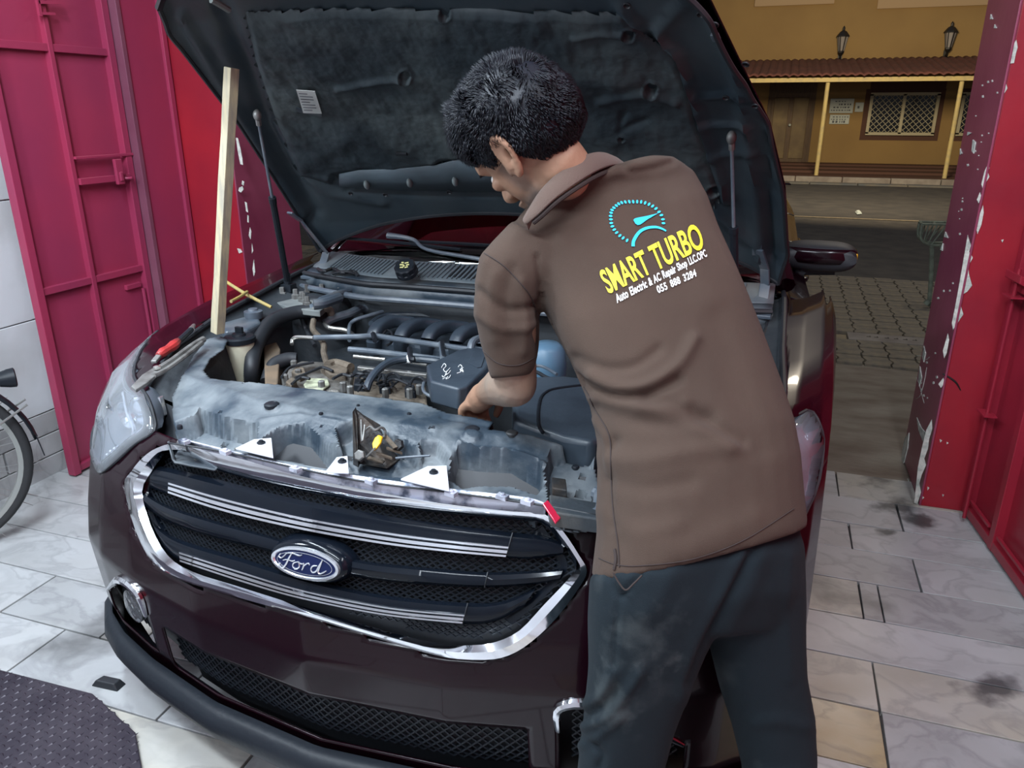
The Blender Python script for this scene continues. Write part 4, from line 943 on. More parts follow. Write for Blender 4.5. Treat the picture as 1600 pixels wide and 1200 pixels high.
# insulation pad
vs = []; idx = {}; fs = []
HOLES = [(635, 108, 9), (697, 14, 8), (985, 45, 9), (1020, 130, 10), (1117, 292, 9), (974, 208, 4)]
for j in range(NS):
    for i in range(NT):
        c = (BASE[j][i]+BASE[j+1][i+1])/2; x, y = pj(c)
        if inpoly(x, y, LINER): fs.append((j, i))
k2 = 3  # refine
def bil(j, i, a, b, G): return (G[j][i]*(1-a)*(1-b)+G[j+1][i]*a*(1-b)+G[j][i+1]*(1-a)*b+G[j+1][i+1]*a*b)
mb = MB(); key = {}
lin = set(fs)
def lv_(J, I):
    if (J, I) in key: return key[(J, I)]
    j, i = min(J//k2, NS-1), min(I//k2, NT-1); a, b = J/k2-j, I/k2-i
    P_ = bil(j, i, a, b, BASE); N2 = bil(j, i, a, b, NRM).normalized(); x, y = pj(P_)
    d = segd(x, y, LINER+[LINER[0]]); edge = min(1, d/10); h = .004+.016*edge**.5+.006*edge*fbm((P_.x*1.0, P_.y, P_.z), 4.0)+.004*edge*fbm((P_.x*3, P_.y*.8, P_.z*3), 7)
    for hx, hy, hr in HOLES:
        q = math.hypot(x-hx, y-hy)/hr
        if q < 1.5: h -= .020*max(0, 1-q**3) if q < 1 else -.004*(1.5-q)*2
    for pl_, w_, a_ in (([(640, 112), (585, 118), (530, 128)], 5, .010), ([(940, 150), (1010, 135), (1060, 150)], 6, .008), ([(975, 170), (972, 195), (1010, 180)], 6, -.007), ([(480, 250), (560, 200), (640, 230)], 14, .006), ([(900, 50), (940, 42), (985, 45)], 5, .006), ([(740, 120), (880, 110), (980, 120)], 14, .008)):
        dd = segd(x, y, pl_)
        if dd < w_*3: h += a_*math.exp(-(dd/w_)**2)
    mb.v.append(tuple(P_+N2*h)); key[(J, I)] = len(mb.v)-1; return key[(J, I)]
for (j, i) in fs:
    for a in range(k2):
        for b in range(k2):
            J, I = j*k2+a, i*k2+b; mb.f.append((lv_(J, I), lv_(J, I+1), lv_(J+1, I+1), lv_(J+1, I)))
build('insulation_pad', mb, M_LINER, car, smooth=180)
HB = [BASE[j][i] for j in range(NS+1) for i in range(NT+1)]; HN = [NRM[j][i] for j in range(NS+1) for i in range(NT+1)]; HX = np.array([pj(p) for p in HB])
def hat(x, y, off=.02):
    k = int(np.argmin((HX[:, 0]-x)**2+(HX[:, 1]-y)**2)); r = ray(x, y); n_ = HN[k]; t = ((HB[k]+n_*off)-CP).dot(n_)/r.dot(n_); return CP+r*t, n_
# label, knobs, holes on the underside
q = [hat(x, y, .030)[0] for x, y in [(463, 140), (492, 142), (503, 177), (474, 176)]]
lb = build('warning_label', MB().prism(q, hat(480, 160)[1]*.0015), M_LABEL, inn, smooth=0, label='silver printed label on the insulation')
mk = MB()
for k in range(7):
    f = .12+k*.12; a = q[0]*(1-f)+q[3]*f; b = q[1]*(1-f)+q[2]*f; mk.bar(a*.9+b*.1+hat(480, 160)[1]*.003, (a*.2+b*.8 if k % 3 else a*.45+b*.55)+hat(480, 160)[1]*.003, .002, .0008, hat(480, 160)[1])
build('label_print', mk, M_INK, inn, smooth=0)
q2 = [hat(x, y, .026)[0] for x, y in [(463, 168), (503, 176), (503, 182), (465, 174)]]; build('label_tape', MB().prism(q2, hat(480, 170)[1]*.002), M_DUSTP, inn, smooth=0)
gp = [(512, 285), (528, 268), (582, 263), (588, 269), (680, 256), (692, 249), (900, 240), (905, 300), (720, 296), (600, 292)]
for x, y in [(573, 289), (640, 286), (711, 284)]:
    p, n_ = hat(x, y, .026); R_ = (n_.to_track_quat('Z', 'Y')).to_matrix(); build('knob', MB().ell(p, (.009, .017, .012), R_, 12, 8), mat('knob_grey', (.16, .19, .19), .5), inn)
for x, y in [(548, 302), (602, 304), (702, 300), (1134, 152), (1117, 38), (1095, 22), (980, 8), (1165, 100), (1180, 165)]:
    p, n_ = hat(x, y, .024); build('access_hole', MB().lathe(p, n_, [(.008, 0), (.0085, .002), (.007, .003), (.005, .0)], 12), M_BLKR, inn)
p, n_ = hat(627, 241, .03); build('slot', MB().box(p, (.018, .005, .003), n_.to_track_quat('Z', 'Y').to_matrix()), M_BLKR, inn, smooth=0)
for x, y in [(345, 10)]: build('channel_hook', MB().tube([hat(a, b, .03)[0] for a, b in [(330, 0), (345, 8), (358, 16)]], .007, 8), mat('hook_grey', (.14, .16, .15), .5), inn)
# bare metal band below the pad
P = []
for f in (0, .5, 1):
    P.append([hat(x, ytop+(ybot-ytop)*f, .019)[0] for x, ytop, ybot in [(530, 272, 291), (560, 266, 293), (620, 264, 296), (680, 258, 298), (720, 248, 299), (800, 242, 300), (880, 238, 298)]])
build('bonnet_rear_panel', MB().grid(P), M_HOODB, car, smooth=180, solid=.003)
# bonnet hinges and latch brackets
for sg, pts in ((-1, [(452, 332), (470, 345), (492, 378), (505, 400)]), (1, [(1185, 390), (1195, 420), (1188, 470), (1180, 500)])):
    a = [hat(pts[0][0], pts[0][1], .025)[0], hat(pts[1][0], pts[1][1], .02)[0], cw(sg*.76, 1.33, 1.06), cw(sg*.76, 1.28, .99)]
    build('hinge', MB().bar(a[0], a[1], .03, .008).bar(a[1], a[2], .03, .008).bar(a[2], a[3], .03, .01), M_BAYP, car, smooth=0, bevel=.002)
    build('hinge_bracket', MB().prism([cw(sg*.72, 1.20, .985), cw(sg*.79, 1.20, .985), cw(sg*.79, 1.36, 1.0), cw(sg*.72, 1.36, 1.0)], (0, 0, .012)), M_BAYP, car, smooth=0, bevel=.003)
for x, y, w_, h_ in [(1183, 300+88, .035, .05), (1118, 58, .02, .02)]:
    p, n_ = hat(x, y, .02); build('bracket', MB().box(p, (w_*.4, h_*.5, .004), n_.to_track_quat('Z', 'Y').to_matrix()), M_BAYP, inn, smooth=0, bevel=.002)
# gas struts
for (tx, ty, mx_, my_, foot) in [(402, 180, 427, 305, wz(449, 440, 1.0)), (1143, 215, 1141, 352, cw(.70, 1.14, .99))]:
    top = hat(tx, ty, .035)[0]; f = ((V3((mx_, my_, 0))-V3((tx, ty, 0))).length)/((V3((*pj(foot), 0))-V3((tx, ty, 0))).length+1e-6); f = min(.62, f)
    mid = top+(foot-top)*f*.93
    st_ = build('gas_strut', MB().tube([mid, foot], .0105, 10, smooth=False).tube([mid+(top-mid)*.0, mid+(foot-mid)*.06], .012, 10, smooth=False), M_BLK, car)
    build('strut_rod', MB().tube([top, mid], .0045, 8, smooth=False), M_PIPE, st_)
    build('ball_joint', MB().ell(top, (.012, .012, .016)).tube([top, top+(foot-top).normalized()*.03], .008, 8, smooth=False), M_WORN, st_)
    build('ball_joint', MB().ell(foot, (.012, .012, .014)).tube([foot+V3((0, 0, -.02)), foot+V3((0, 0, .03))], .012, 8, smooth=False).box(foot+V3((0, 0, -.02)), (.022, .018, .012)), M_BLK, st_)

# ============================================================ ENGINE BAY
COVER = [(262, 690), (270, 672), (268, 622), (283, 590), (300, 560), (322, 530), (345, 525), (357, 532), (350, 548), (330, 562), (319, 580), (330, 592), (380, 598), (440, 602), (520, 613), (600, 623), (660, 632), (700, 645), (740, 652), (772, 660), (764, 672), (800, 676), (850, 685), (880, 693), (905, 700), (932, 706), (940, 735), (942, 765), (938, 800), (880, 803), (850, 788), (700, 767), (560, 749), (440, 724), (350, 704)]
LOW = [([(265, 663), (306, 650), (312, 640), (350, 652), (404, 662), (402, 688), (395, 700), (330, 712), (262, 695)], -.038, 3), ([(398, 697), (426, 674), (446, 666), (476, 663), (500, 682), (522, 700), (540, 712), (546, 742), (520, 737), (470, 726), (425, 718)], -.055, 4),
       ([(352, 684), (380, 674), (398, 690), (366, 700)], -.02, 3), ([(706, 716), (716, 698), (736, 704), (800, 710), (847, 726), (850, 762), (838, 775), (800, 762), (750, 760), (722, 764), (702, 750)], -.055, 4),
       ([(860, 700), (900, 690), (945, 712), (945, 812), (858, 800), (852, 735)], -.028, 3), ([(524, 668), (552, 655), (640, 690), (668, 715), (650, 748), (540, 742)], -.030, 5), ([(655, 690), (684, 690), (704, 712), (690, 745), (656, 735)], -.022, 4)]
UPF = [((425, 637), 13, .006), ((738, 683), 15, .006), ((500, 648), 9, .003), ((800, 688), 12, -.003), ((663, 692), 7, .004), ((680, 671), 9, .003)]
HOL = [(347, 664, 5), (378, 668, 5), (345, 645, 2), (430, 724, 5), (908, 748, 9), (912, 719, 6), (502, 668, 2), (545, 690, 4), (531, 705, 3), (672, 669, 2), (679, 672, 2), (381, 600, 2)]
RDG = [([(480, 668), (498, 690), (530, 702), (545, 710)], 2.5, .006), ([(276, 640), (310, 640)], 3, .004), ([(690, 652), (760, 665)], 3, -.004), ([(404, 660), (430, 655), (470, 650), (540, 662)], 3, .004), ([(735, 703), (800, 708), (850, 726)], 3, .008), ([(716, 696), (735, 704)], 3, .009)]
def coverz(u, v):
    zb = .866+.056*max(0, min(1, (v-(plan(u)+.125))/.12)); zb += .012*max(0, abs(u)-.5)/.15
    P_ = cw(u, v, zb); x, y = pj(P_)
    if not inpoly(x, y, COVER): return None
    h = .0035*fbm((u*6, v*6, 0), 1.5)
    for pl_, dz, w_ in LOW:
        if inpoly(x, y, pl_): h += 1.35*dz*min(1, segd(x, y, pl_+[pl_[0]])/w_)
    for (cx, cy), r, a in UPF:
        d = math.hypot(x-cx, (y-cy)*1.6); h += a*max(0, min(1, (r-d)/3))
    for cx, cy, r in HOL:
        d = math.hypot(x-cx, (y-cy)*1.5)
        if d < r: h -= .018
    for pl_, w_, a in RDG:
        d = segd(x, y, pl_)
        if d < 3*w_: h += a*math.exp(-(d/w_)**2)
    return zb+h
us = np.arange(-.80, .64, .0042); vs_ = np.arange(.10, .74, .0042); mb = MB(); key = {}
Z = {}
for j, v in enumerate(vs_):
    for i, u in enumerate(us):
        z = coverz(u, v)
        if z is not None: Z[(j, i)] = z
for (j, i) in Z:
    if all((j+a, i+b) in Z for a in (0, 1) for b in (0, 1)):
        f = []
        for a, b in ((0, 0), (0, 1), (1, 1), (1, 0)):
            k = (j+a, i+b)
            if k not in key: key[k] = len(mb.v); mb.v.append(tuple(cw(us[k[1]], vs_[k[0]], Z[k])))
            f.append(key[k])
        mb.f.append(tuple(f))
cov = build('radiator_cover', mb, M_DUSTP, car, smooth=50, solid=.004)
# apron below the cover so that it meets the grille flange and the rear edge
ap = [[wz(x, y, z) for x, y in resamp([(262, 692), (350, 706), (440, 726), (560, 751), (700, 769), (850, 790), (936, 806)], 30)] for z in (.872, .84, .78)]
build('radiator_support', MB().grid(ap), M_BLKR, car, solid=.004)
ap = [[wz(x, y, .92)+V3((0, 0, dz)) for x, y in resamp([(330, 594), (440, 604), (520, 615), (600, 625), (700, 647), (770, 663)], 30)] for dz in (-.004, -.05, -.14)]
build('cover_rear_face', MB().grid(ap), M_BLKR, car, solid=.004)
def plate(px, z, th, name, m, par=car, bevel=.003, taper=1.0, **k):
    return build(name, MB().prism([wz(x, y, z) for x, y in px][::-1], (0, 0, -th), taper), m, par, smooth=k.pop('smooth', 0), bevel=bevel, **k)
def T(pts, z, r, name, m, n=10, par=car, **k):
    P = [wz(p[0], p[1], p[2] if len(p) > 2 else z) for p in pts]; return build(name, MB().tube(P, r, n), m, par, **k)
def RB(pts, z, r, name, m, z0=0, par=car):
    return T(pts, z, r, name, m, par=par)
# pocket walls and side block on the radiator support
for x, y, r, m_ in [(425, 637, .017, M_BLK), (738, 683, .016, M_BLK), (362, 648, .004, M_WORN), (300, 652, .010, M_WORN), (800, 690, .013, M_DUSTD), (502, 652, .005, M_BLK), (640, 660, .005, M_BLK), (900, 706, .008, M_BLK), (281, 668, .006, M_BLK), (560, 640, .004, M_BLK)]:
    c = wz(x, y, .915 if y < 660 else .905); c = toc(c); zz = coverz(c.x, c.y) or c.z; c = cw(c.x, c.y, zz+.001)
    build('trim_plug', MB().lathe(c, (0, 0, 1), [(r, -.004), (r, .002), (r*.8, .0045), (r*.3, .005), (0, .0045)], 18), m_, cov)
# corner block by the right headlight
plate([(858, 772), (942, 786), (945, 812), (860, 800)], .872, .03, 'corner_block', M_DUSTD)
T([(930, 770), (938, 776), (936, 800), (930, 806)], .86, .014, 'headlight_hose', M_PIPE)
plate([(862, 745), (884, 748), (886, 766), (863, 762)], .885, .02, 'rusty_clip', M_RUST, bevel=.002)
# latch
lt_ = build('bonnet_latch', MB().prism([wz(556, 724, .86), wz(604, 732, .86), wz(633, 712, .865), wz(634, 690, .885), wz(602, 668, .915), wz(575, 655, .93), wz(556, 640, .955), wz(555, 690, .90)], CV*.006-V3((0, 0, .003))), M_RUST, car, smooth=0, bevel=.001)
build('latch_plate', MB().prism([wz(554, 722, .862), wz(562, 726, .862), wz(560, 650, .95), wz(556, 636, .965), wz(553, 640, .962)], CU*.004-CV*.012), M_RUST, lt_, smooth=0)
build('latch_bolt', MB().lathe(wz(564, 712, .885), -CV+V3((0, 0, .5)), [(.012, 0), (.012, .008), (.009, .010), (0, .010)], 6), M_WORN, lt_, smooth=0)
build('latch_bolt', MB().lathe(wz(623, 695, .90), -CV+V3((0, 0, .5)), [(.013, 0), (.011, .008), (.006, .008), (0, .008)], 6), M_RUST, lt_, smooth=0)
build('latch_spring', MB().tube([wz(x, y, z) for x, y, z in [(566, 690, .915), (568, 676, .925), (578, 667, .93), (586, 672, .93), (596, 668, .93), (602, 674, .92), (600, 684, .915)]], .0028, 6), M_WORN, lt_)
build('latch_spring', MB().tube([wz(x, y, z) for x, y, z in [(564, 656, .945), (566, 690, .915), (570, 664, .94)]], .0022, 6), M_WORN, lt_)
yl = [wz(x, y, z) for x, y, z in [(583, 704, .908), (581, 693, .915), (585, 684, .922), (591, 679, .926), (597, 682, .924), (594, 692, .918), (588, 700, .912)]]
build('release_lever', MB().prism(yl, CV*.006+V3((0, 0, -.004))), M_YEL, lt_, smooth=0, bevel=.002, label='yellow release lever')
build('lever_arm', MB().bar(wz(586, 700, .912), wz(573, 713, .89), .005, .003), M_WORN, lt_, smooth=0)
for (x0, y0, z0, x1, y1, z1) in [(575, 715, .88, 600, 722, .875), (588, 708, .90, 612, 716, .885), (600, 680, .915, 618, 700, .9), (604, 700, .9, 628, 708, .885)]: build('latch_link', MB().bar(wz(x0, y0, z0), wz(x1, y1, z1), .010, .003), M_GRIME, lt_, smooth=0)
T([(618, 716, .888), (640, 714, .89), (672, 712, .895)], .89, .0025, 'release_cable', M_PIPE)
# reservoirs, hoses
rc = wz(374, 530, .925)
rs = build('washer_neck', MB().lathe(rc+V3((0, 0, -.17)), (0, 0, 1), [(.030, -.05), (.024, .0), (.024, .05), (.036, .10), (.040, .155), (.040, .165)], 28), M_CLEARY, car, smooth=40, label='yellowed translucent filler neck')
build('reservoir_cap', MB().lathe(rc, (0, 0, 1), [(.044, -.008), (.046, .006), (.040, .010), (.020, .011), (.018, .018), (0, .018)], 28), M_BLK, rs, smooth=30)
build('cap_tab', MB().box(rc+V3((0, .004, .024)), (.012, .005, .012)), M_BLK, rs, smooth=0, bevel=.002)
bh = T([(394, 600, .80), (393, 572, .86), (402, 535, .90), (425, 503, .93), (460, 489, .94), (492, 486, .94)], .9, [.021, .021, .022, .023, .022, .021], 'air_hose', M_BLKR, 16)
cr = MB()
for k in range(12):
    f = k/11; p = wz(394-.5*k*.1, 598-f*34, .805+.055*f); cr.lathe(p-V3((0, 0, .002)), (0, .1, 1), [(.0215, 0), (.0245, .002), (.0215, .004)], 18)
build('hose_rings', cr, M_BLKR, bh, kind='stuff')
build('hose_clamp', MB().lathe(wz(487, 486, .94), wz(492, 486, .94)-wz(480, 487, .94), [(.0235, -.006), (.025, -.004), (.025, .004), (.0235, .006)], 20), M_PIPE, bh)
dt = plate([(340, 506), (350, 493), (385, 487), (404, 492), (408, 503), (388, 514), (350, 518)], .945, .05, 'coolant_reservoir', M_BAYP, bevel=.010, bseg=3)
build('reservoir_cap', MB().lathe(wz(396, 491, .955), (0, 0, 1), [(.026, -.012), (.028, .0), (.028, .010), (.016, .013), (.014, .018), (0, .018)], 20), M_PIPE, dt, smooth=30)
plate([(412, 540), (432, 534), (438, 545), (434, 600), (414, 604)], .86, .2, 'rusty_bracket', mat('brown_panel', (.16, .11, .07), .8, col2=(.09, .07, .05), ns=12), bevel=.004)
T([(418, 598, .82), (428, 572, .85), (448, 562, .86), (464, 561, .86)], .85, [.021, .022, .021, .018], 'coolant_hose', M_BLKR, 14)
# cast cover and coils at the left end of the engine
vc = plate([(440, 598), (452, 572), (470, 563), (535, 566), (552, 580), (548, 600), (530, 612), (500, 611), (450, 606)], .865, .10, 'valve_cover', M_ALU, bevel=.008, bseg=2)
plate([(474, 600), (482, 590), (512, 591), (515, 600), (505, 608), (478, 607)], .874, .006, 'cover_label', mat('faded_label', (.42, .44, .30), .6, col2=(.2, .2, .15), ns=60), par=vc, label='faded pale green moulding on the cover')
for pts in [[(455, 580), (463, 572), (475, 574), (478, 583), (468, 588)], [(500, 572), (522, 568), (545, 572), (540, 586), (515, 584)], [(446, 596), (456, 588), (464, 596), (455, 603)]]:
    plate(pts, .882, .02, 'coil_pack', M_GRIME, par=vc)
for pts in [[(462, 590), (478, 584), (492, 578), (505, 574), (520, 580)], [(440, 590), (452, 575), (470, 570), (490, 566)], [(456, 600), (470, 590), (484, 592)], [(520, 592), (535, 585), (548, 588), (560, 584), (590, 590)]]:
    T(pts, .888, .004, 'wire', M_BLKR, 6)
for k, (x, y) in enumerate([(459, 566), (466, 580), (502, 598), (536, 600), (445, 588), (602, 610), (547, 606), (640, 610), (655, 604)]):
    build('bolt', MB().lathe(wz(x, y, .885), (0, 0, 1), [(.009, -.02), (.009, .004), (.006, .006), (0, .006)], 6), M_WORN, car, smooth=0)
blk = plate([(535, 604), (550, 588), (600, 592), (665, 600), (668, 630), (600, 620), (540, 612)], .85, .12, 'engine_block', M_GRIME, bevel=.006)
for x, y in [(560, 596), (600, 600), (640, 606)]:
    plate([(x-8, y+4), (x-6, y-6), (x+8, y-5), (x+10, y+5)], .87, .03, 'ignition_coil', M_BLK, bevel=.004)
    T([(x, y-4), (x+6, y-14), (x+18, y-16), (x+26, y-8)], .885, .004, 'wire', M_BLKR, 6)
build('engine_body', MB().prism([wz(x, y, .80) for x, y in [(500, 560), (540, 520), (600, 505), (760, 515), (860, 560), (880, 640), (560, 610)]][::-1], (0, 0, -.22)), M_BAY, car, smooth=0)
# intake manifold with three runners
im = plate([(575, 528), (578, 510), (596, 497), (612, 493), (680, 497), (760, 503), (800, 515), (800, 540), (700, 545)], .868, .10, 'intake_manifold', M_ENG, bevel=.012, bseg=3)
for k, x0 in enumerate([588, 630, 672, 716, 758]):
    y0 = 540+k*4; P = []
    pts = [(x0-2, y0+8, .83), (x0-4, y0-14, .885), (x0+6, y0-30, .91), (x0+26, y0-38, .915), (x0+52, y0-36, .905)]
    pts = [wz(*p) for p in pts]; pts = csm(pts, 5); rg = []
    for i, p in enumerate(pts):
        d = (pts[min(i+1, len(pts)-1)]-pts[max(i-1, 0)]).normalized(); sd = CU; up_ = sd.cross(d).normalized()
        if up_.z < 0: up_ = -up_
        rg.append([p+sd*(.021*math.copysign(abs(math.cos(a))**.6, math.cos(a)))+up_*(.020*math.copysign(abs(math.sin(a))**.6, math.sin(a))) for a in np.linspace(0, 2*math.pi, 16, endpoint=False)])
    build('intake_runner', MB().rings(rg), M_ENG, im, smooth=50)
build('manifold_rim', MB().tube([wz(x, y, .915) for x, y in [(580, 506), (600, 494), (640, 492), (700, 496), (770, 502)]], .010, 8), M_ENG, im)
T([(598, 524), (604, 516), (612, 520), (612, 534), (604, 540)], .90, .004, 'wire', M_BLKR, 6)
# lines and rails
T([(490, 528, .915), (520, 527, .915), (562, 526, .92), (585, 525, .92), (620, 530, .92), (690, 540, .92), (725, 545, .92), (760, 548, .92)], .92, .0085, 'fuel_line', M_PIPE)
T([(456, 538, .89), (457, 531, .90), (464, 527, .91), (490, 528, .915)], .91, .006, 'pipe_end', M_SILV, label='bright bent pipe end')
T([(545, 546, .89), (580, 549, .89), (640, 556, .89), (690, 562, .89)], .89, .009, 'vacuum_line', M_PIPE)
T([(553, 557, .88), (580, 560, .88), (602, 562, .88)], .88, .006, 'chrome_pipe', M_SILV)
T([(626, 563, .88), (650, 567, .88), (668, 570, .88)], .88, .006, 'chrome_pipe', M_SILV)
build('fuel_rail', MB().bar(wz(560, 575, .885), wz(668, 587, .885), .014, .012), M_SILV, car, smooth=0, bevel=.002, label='bright flat fuel rail')
T([(572, 610, .87), (578, 594, .89), (592, 577, .905), (612, 565, .91), (640, 561, .91), (680, 564, .91), (700, 568, .90)], .9, .0105, 'rubber_hose', M_ENG)
build('hose_band', MB().lathe(wz(640, 561, .91), CU, [(.0115, -.006), (.0125, -.005), (.0125, .005), (.0115, .006)], 16), M_WHITE, car, label='white band around the hose')
T([(490, 486, .945), (505, 482, .95), (515, 484, .94), (518, 493, .92)], .94, .012, 'hose_elbow', mat('tan_pipe', (.22, .19, .15), .5), label='tan elbow pipe')
T([(508, 505, .90), (520, 498, .91), (545, 490, .92), (565, 482, .92), (580, 484, .91)], .91, .014, 'heater_hose', M_PIPE)
T([(508, 505, .90), (515, 512, .89), (540, 516, .88), (552, 524, .87)], .9, .008, 'chrome_pipe', M_SILV)
T([(546, 532, .88), (546, 510, .90), (555, 500, .92), (580, 492, .93), (598, 487, .93)], .9, .006, 'vacuum_line', M_PIPE)
T([(490, 500, .93), (489, 515, .91), (500, 528, .90), (506, 540, .89), (506, 552, .88), (512, 572, .875)], .9, .009, 'wire_loom', M_GRIME)
T([(512, 572, .88), (525, 568, .88), (548, 575, .88)], .88, .014, 'connector', M_GRIME)
T([(470, 493, .93), (478, 515, .88), (492, 540, .86)], .9, .007, 'wire', M_BLKR)
T([(500, 470, .985), (520, 462, .985), (545, 454, .985), (570, 449, .985), (605, 452, .985), (680, 462, .985), (745, 472, .985), (900, 492, .985)], .98, .011, 'strut_brace', M_BAYP)
T([(490, 476, .985), (505, 474, .985), (530, 465, .985)], .98, .016, 'strut_brace_end', M_BAYP)
build('firewall_bolt', MB().lathe(wz(596, 468, .95), -CV, [(.014, 0), (.014, .004), (.006, .005), (0, .01)], 12), M_WORN, car)
for pts in [[(640, 545), (642, 560), (648, 562)], [(690, 534), (693, 556), (697, 560)], [(583, 522), (586, 532)]]:
    P = [wz(x, y, .925) for x, y in pts]; build('line_clip', MB().tube(P, .008, 6), M_BLK, car)
plate([(685, 533), (694, 532), (698, 562), (688, 563)], .93, .01, 'line_bracket', M_PIPE)
for k in range(10):
    rr = random.Random(k+3); x, y = rr.uniform(530, 660), rr.uniform(585, 612)
    T([(x, y), (x+rr.uniform(5, 20), y-rr.uniform(2, 12)), (x+rr.uniform(10, 40), y+rr.uniform(-6, 6))], rr.uniform(.87, .895), .0035, 'wire', M_BLKR, 6)
for k in range(7):
    rr = random.Random(k+30); x, y = rr.uniform(420, 500), rr.uniform(430, 470)
# suspension tower fittings near the left gas strut
plate([(425, 470), (455, 452), (505, 455), (520, 468), (500, 486), (450, 480)], .955, .02, 'tower_brace_plate', mat('dusty_plate', (.20, .21, .20), .6, col2=(.10, .115, .12), ns=9))
for x, y in [(441, 455), (480, 470), (503, 450), (462, 458), (472, 462)]:
    build('bolt', MB().lathe(wz(x, y+4, .965), (0, 0, 1), [(.014, -.01), (.014, .004), (.009, .006), (.008, .022), (0, .023)], 6), M_WORN, car, smooth=0)
T([(497, 420, 1.02), (505, 424, 1.03), (520, 420, 1.03), (535, 426, 1.03), (552, 424, 1.03), (560, 432, 1.02)], 1.03, .006, 'cowl_wire', M_BLKR)
T([(520, 428, 1.02), (540, 424, 1.035), (560, 430, 1.02)], 1.03, .005, 'cowl_wire', M_BLKR)
# black resonator box with chalk writing
bx = plate([(666, 570), (716, 546), (742, 541), (775, 548), (760, 575), (731, 603), (716, 607), (672, 595)], .965, .055, 'resonator_box', M_ENG, bevel=.006, bseg=3, smooth=30)
build('box_panel', MB().prism([wz(x, y, .9655) for x, y in [(731, 567), (741, 549), (760, 551), (752, 574), (746, 575)]][::-1], (0, 0, .002)), M_ENG, bx, smooth=0, bevel=.0008)
build('box_rim', MB().tube([wz(x, y, .905) for x, y in [(662, 598), (664, 614), (700, 630), (718, 636), (740, 628), (768, 606)]], .004, 6), M_PIPE, bx)
T([(735, 546, .96), (738, 535, .975), (748, 529, .975), (762, 530, .97)], .97, .010, 'rubber_hose', M_PIPE)
sc = MB()
for pts in [[(690, 574), (694, 568), (697, 572), (693, 577), (697, 581), (703, 575)], [(699, 579), (696, 586), (701, 583), (704, 579)], [(700, 588), (697, 592), (702, 590), (704, 586)], [(698, 584), (693, 589), (691, 587)], [(716, 573), (719, 570), (722, 573), (720, 577), (724, 574)], [(714, 583), (720, 581), (719, 577), (724, 581), (722, 576)], [(692, 592), (696, 590)]]:
    sc.tube([wz(x, y, .9665) for x, y in pts], .0009, 5)
build('chalk_writing', sc, M_WHITE, bx, label='white hand-written marks')
# air filter box on the right, battery cover, blue tank
ab = plate([(800, 606), (822, 588), (880, 586), (1000, 600), (985, 665), (925, 690), (880, 683), (838, 668), (802, 655)], .925, .11, 'air_filter_box', M_ENG, bevel=.012, bseg=3, smooth=30)
build('box_panel', MB().tube([wz(x, y, .9255) for x, y in [(848, 676), (841, 660), (843, 628), (852, 614), (872, 607), (930, 600)]], .004, 6), M_BLK, ab)
bt = build('fluid_tank', MB().lathe(wz(855, 560, .90), (0, 0, 1), [(.035, -.12), (.05, -.09), (.055, -.02), (.048, .03), (.03, .045), (0, .047)], 24), mat('blue_grey_tank', (.10, .19, .28), .4), car, smooth=50)
T([(825, 578, .92), (840, 582, .92), (860, 592, .92), (885, 590, .92)], .92, .005, 'wire', M_BLKR)
T([(815, 574, .93), (845, 572, .93), (870, 585, .93)], .92, .004, 'wire', M_PIPE)
# items seen right of the mechanic
plate([(1148, 470), (1195, 468), (1215, 480), (1205, 498), (1150, 495)], .985, .03, 'tower_brace_plate', M_BAYP)
plate([(1150, 500), (1178, 498), (1180, 520), (1152, 524)], .965, .03, 'fuse_box', mat('grey_module', (.16, .2, .22), .5))
for x, y in [(1160, 482), (1185, 474), (1168, 506)]:
    build('bolt', MB().lathe(wz(x, y, .992), (0, 0, 1), [(.012, -.01), (.012, .004), (.008, .006), (0, .012)], 6), M_WORN, car, smooth=0)
T([(1200, 455, 1.0), (1192, 480, .99), (1198, 510, .97), (1180, 545, .95), (1176, 560, .93)], .97, .006, 'wire', M_BLKR)

# ============================================================ LOOSE THINGS ON THE CAR
cp_ = wz(634, 420, 1.072)
axc = (CP-cp_).normalized()*.55+V3((-.25, -.1, .75)); axc.normalize()
oc = thing('oil_filler_cap', 'black ribbed filler cap with yellow print lying on the cowl louvres', 'cap', cp_)
nn_ = 40
def capring(r, h, rib): 
    x = axc.orthogonal().normalized(); y = axc.cross(x); return [cp_+axc*h+(x*math.cos(2*math.pi*k/nn_)+y*math.sin(2*math.pi*k/nn_))*(r*(1+(rib if k % 4 < 2 else 0))) for k in range(nn_)]
build('cap_body', MB().rings([capring(.030, -.022, 0), capring(.036, -.018, 0), capring(.036, -.006, 0), capring(.033, -.004, .07), capring(.033, .012, .07), capring(.030, .016, .03), capring(.026, .0165, 0), capring(.02, .015, 0)]), M_BLK, oc, smooth=30)
x_ = axc.cross(UP).normalized(); y_ = axc.cross(x_)
mk = MB()
for (a, b, c, d) in [(-.014, .008, -.004, .012), (.0, .010, .012, .010), (-.016, -.002, -.006, .002), (.002, -.001, .015, -.002), (-.012, -.011, .0, -.008), (.004, -.010, .012, -.012), (-.002, .002, .003, .006)]:
    mk.bar(cp_+x_*a+y_*b+axc*.0168, cp_+x_*c+y_*d+axc*.0168, .005, .001, axc)
build('cap_print', mk, mat('cap_yellow', (.70, .66, .28), .6), oc, smooth=0)
